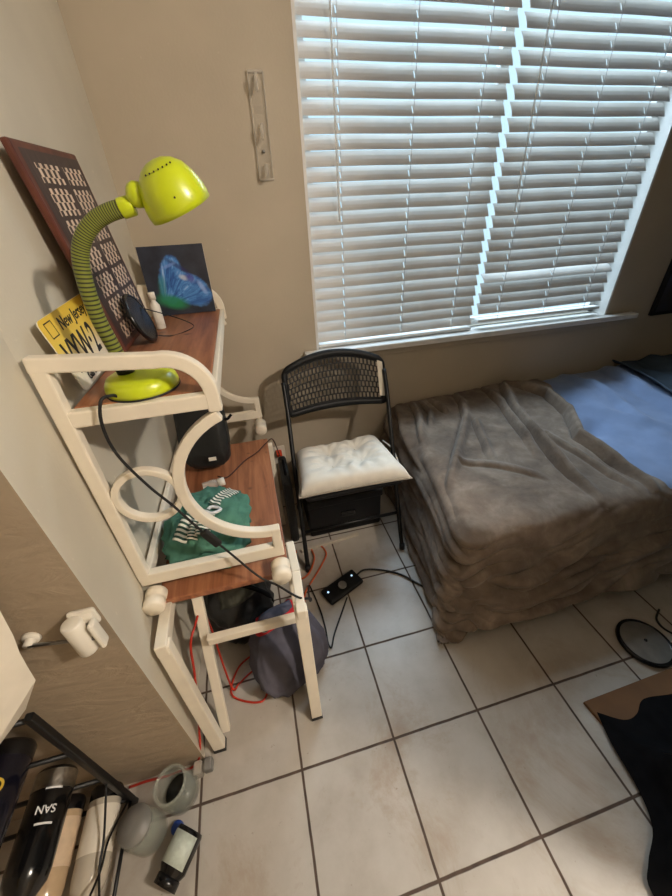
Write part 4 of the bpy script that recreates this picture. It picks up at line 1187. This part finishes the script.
ax = V((-.45, -.70, 0)).normalized(); o_ = V((-.012, -.055, .036))
bm = bmnew(); lathe(bm, [(0, 0), (.034, 0), (.036, .006), (.036, .075), (.028, .088), (.028, .10), (0, .10)], o_, ax, 32); finish('glass_body', bm, 'bottle_black', lj, smooth=True)
bm = bmnew(); lathe(bm, [(.030, .088), (.031, .088), (.031, .108), (0, .109)], o_, ax, 32, cap=False); finish('lid', bm, 'black_gloss', lj, smooth=True)
F = frame_from(ax); bm = bmnew(); lay = None
def lab_fn(u, v):
    up = V((0, 0, 1)); sd = ax.cross(up)
    a = math.radians(-62 + 124 * u)
    return o_ + ax * (.010 + .062 * v) + (up * math.cos(a) + sd * math.sin(a)) * .0366
grid(bm, 14, 2, lab_fn); finish('pale_label', bm, 'label_pale', lj, smooth=True, solid=.0005)
bc2 = thing('bottle_top', 'small blue plastic bottle top between the two jars', 'bottle top', (-.068, -.040, 0))
bm = bmnew(); lathe(bm, [(0, 0), (.015, 0), (.016, .003), (.016, .016), (.013, .019), (0, .019)], (-.058, -.036, .0), (0, 0, 1), 24); finish('cap_body', bm, 'blue_plastic', bc2, smooth=True)
ad = thing('power_adapter', 'clear plug adapter on the floor at the foot of the wall corner', 'adapter', (.010, .080, 0))
bm = bmnew(); box(bm, (-.018, .060, .001), (.008, .096, .042)); finish('housing', bm, 'clear_plastic', ad, bevel=.005)
bm = bmnew(); box(bm, (.010, .066, .001), (.036, .100, .034)); finish('plug_block', bm, 'disc_grey', ad, bevel=.005)

# ------------------------------------------------------------------ right side floor things
ds = thing('floor_disc', 'flat round grey disc with dark rim on the floor beside the bed', 'disc', (1.655, .03, 0))
bm = bmnew(); lathe(bm, [(0, .0), (.086, 0), (.092, .006), (.092, .018), (.086, .022), (.080, .018)], (1.652, .028, 0), (0, 0, 1), 56, cap=False); finish('rim', bm, 'black_gloss', ds, smooth=True)
bm = bmnew(); lathe(bm, [(.082, .017), (.080, .019), (0, .021)], (1.652, .028, 0), (0, 0, 1), 56, cap=False); finish('top_plate', bm, 'disc_grey', ds, smooth=True)
bm = bmnew(); lathe(bm, [(.006, .0205), (.005, .024), (0, .025)], (1.655, .03, 0), (0, 0, 1), 16, cap=False); finish('centre_knob', bm, 'black_gloss', ds, smooth=True)
bm = bmnew(); tube(bm, [(1.84, .12, .006), (1.79, .09, .006), (1.78, .05, .006), (1.81, .01, .006), (1.87, -.02, .006), (1.93, .03, .006)], .004, 8, 8)
tag(finish('black_cable', bm, 'rubber', loc=(1.83, .05, 0), smooth=True), 'black cable curled on the floor past the grey disc', 'cord')

cb = thing('cardboard_sheet', 'brown cardboard sheet lying flat, one corner showing under the black coat', 'cardboard', (1.5, -.14, 0))
bm = bmnew()
pts = [V((1.272, -.076, 0)), V((1.66, -.070, 0)), V((1.70, -.42, 0)), V((1.30, -.30, 0))]
lo_ = [bm.verts.new(p + V((0, 0, .001))) for p in pts]; hi_ = [bm.verts.new(p + V((0, 0, .014))) for p in pts]
bm.faces.new(lo_[::-1]); bm.faces.new(hi_)
for i in range(4): bm.faces.new((lo_[i], lo_[(i + 1) % 4], hi_[(i + 1) % 4], hi_[i]))
finish('sheet', bm, 'cardboard', cb)
# black coat heap; its tall unseen upper part is added to block the bulb
bk_ = thing('coat_shade_block', 'black coat at the right edge, its unseen tall upper part added to block light', 'coat', (1.42, -.50, .014))
outl = [(1.286, -.112), (1.352, -.152), (1.405, -.150), (1.450, -.126), (1.490, -.122), (1.58, -.135), (1.70, -.140), (1.90, -.150), (1.98, -.25), (1.94, -.415), (1.575, -.420), (1.555, -.50), (1.52, -.66), (1.375, -.72), (1.22, -.68), (1.12, -.58), (1.10, -.455), (1.138, -.412), (1.205, -.368), (1.240, -.300), (1.260, -.190)]
topo = (1.42, -.50)
dense = catmull([V((x, y, 0)) for x, y in outl] + [V((outl[0][0], outl[0][1], 0))], 5)[:-1]
def coat_fn(u, v):
    p = dense[int(round(u * len(dense))) % len(dense)]
    c_ = V((topo[0], topo[1], 0)); d = p - c_
    sh = (1 - v) ** 5 * .52 + .48 if v < .5 else .48 + .016 - .10 * (v - .5)
    lim = min(1.0, .150 / max(.01, d.length)) * (1 - (1 - v) ** 6) + (1 - v) ** 6
    z_ = 1.72 * max(0, v - .06) ** 1.25
    wv = 1 + .05 * math.sin(u * 40 + v * 3) * min(1, v * 4) * (1 - v)
    k_ = lim * wv
    if v > .93: k_ *= max(.0, 1 - ((v - .93) / .07) ** 2)
    return c_ + d * k_ + V((0, 0, .0155 + z_ + .012 * max(0, math.sin(v * 30)) * (1 - v)))
bm = bmnew(); grid(bm, len(dense) + 1, 44, coat_fn); bmesh.ops.remove_doubles(bm, verts=bm.verts, dist=.0006)
finish('coat_cloth', bm, 'black_cloth', bk_, smooth=True)
bm = bmnew(); tube(bm, [(1.42, -.50, .02), (1.42, -.50, 1.50)], .012, 12); finish('added_pole', bm, 'black_metal', bk_, smooth=True)  # unseen pole added inside the light-blocking upper part
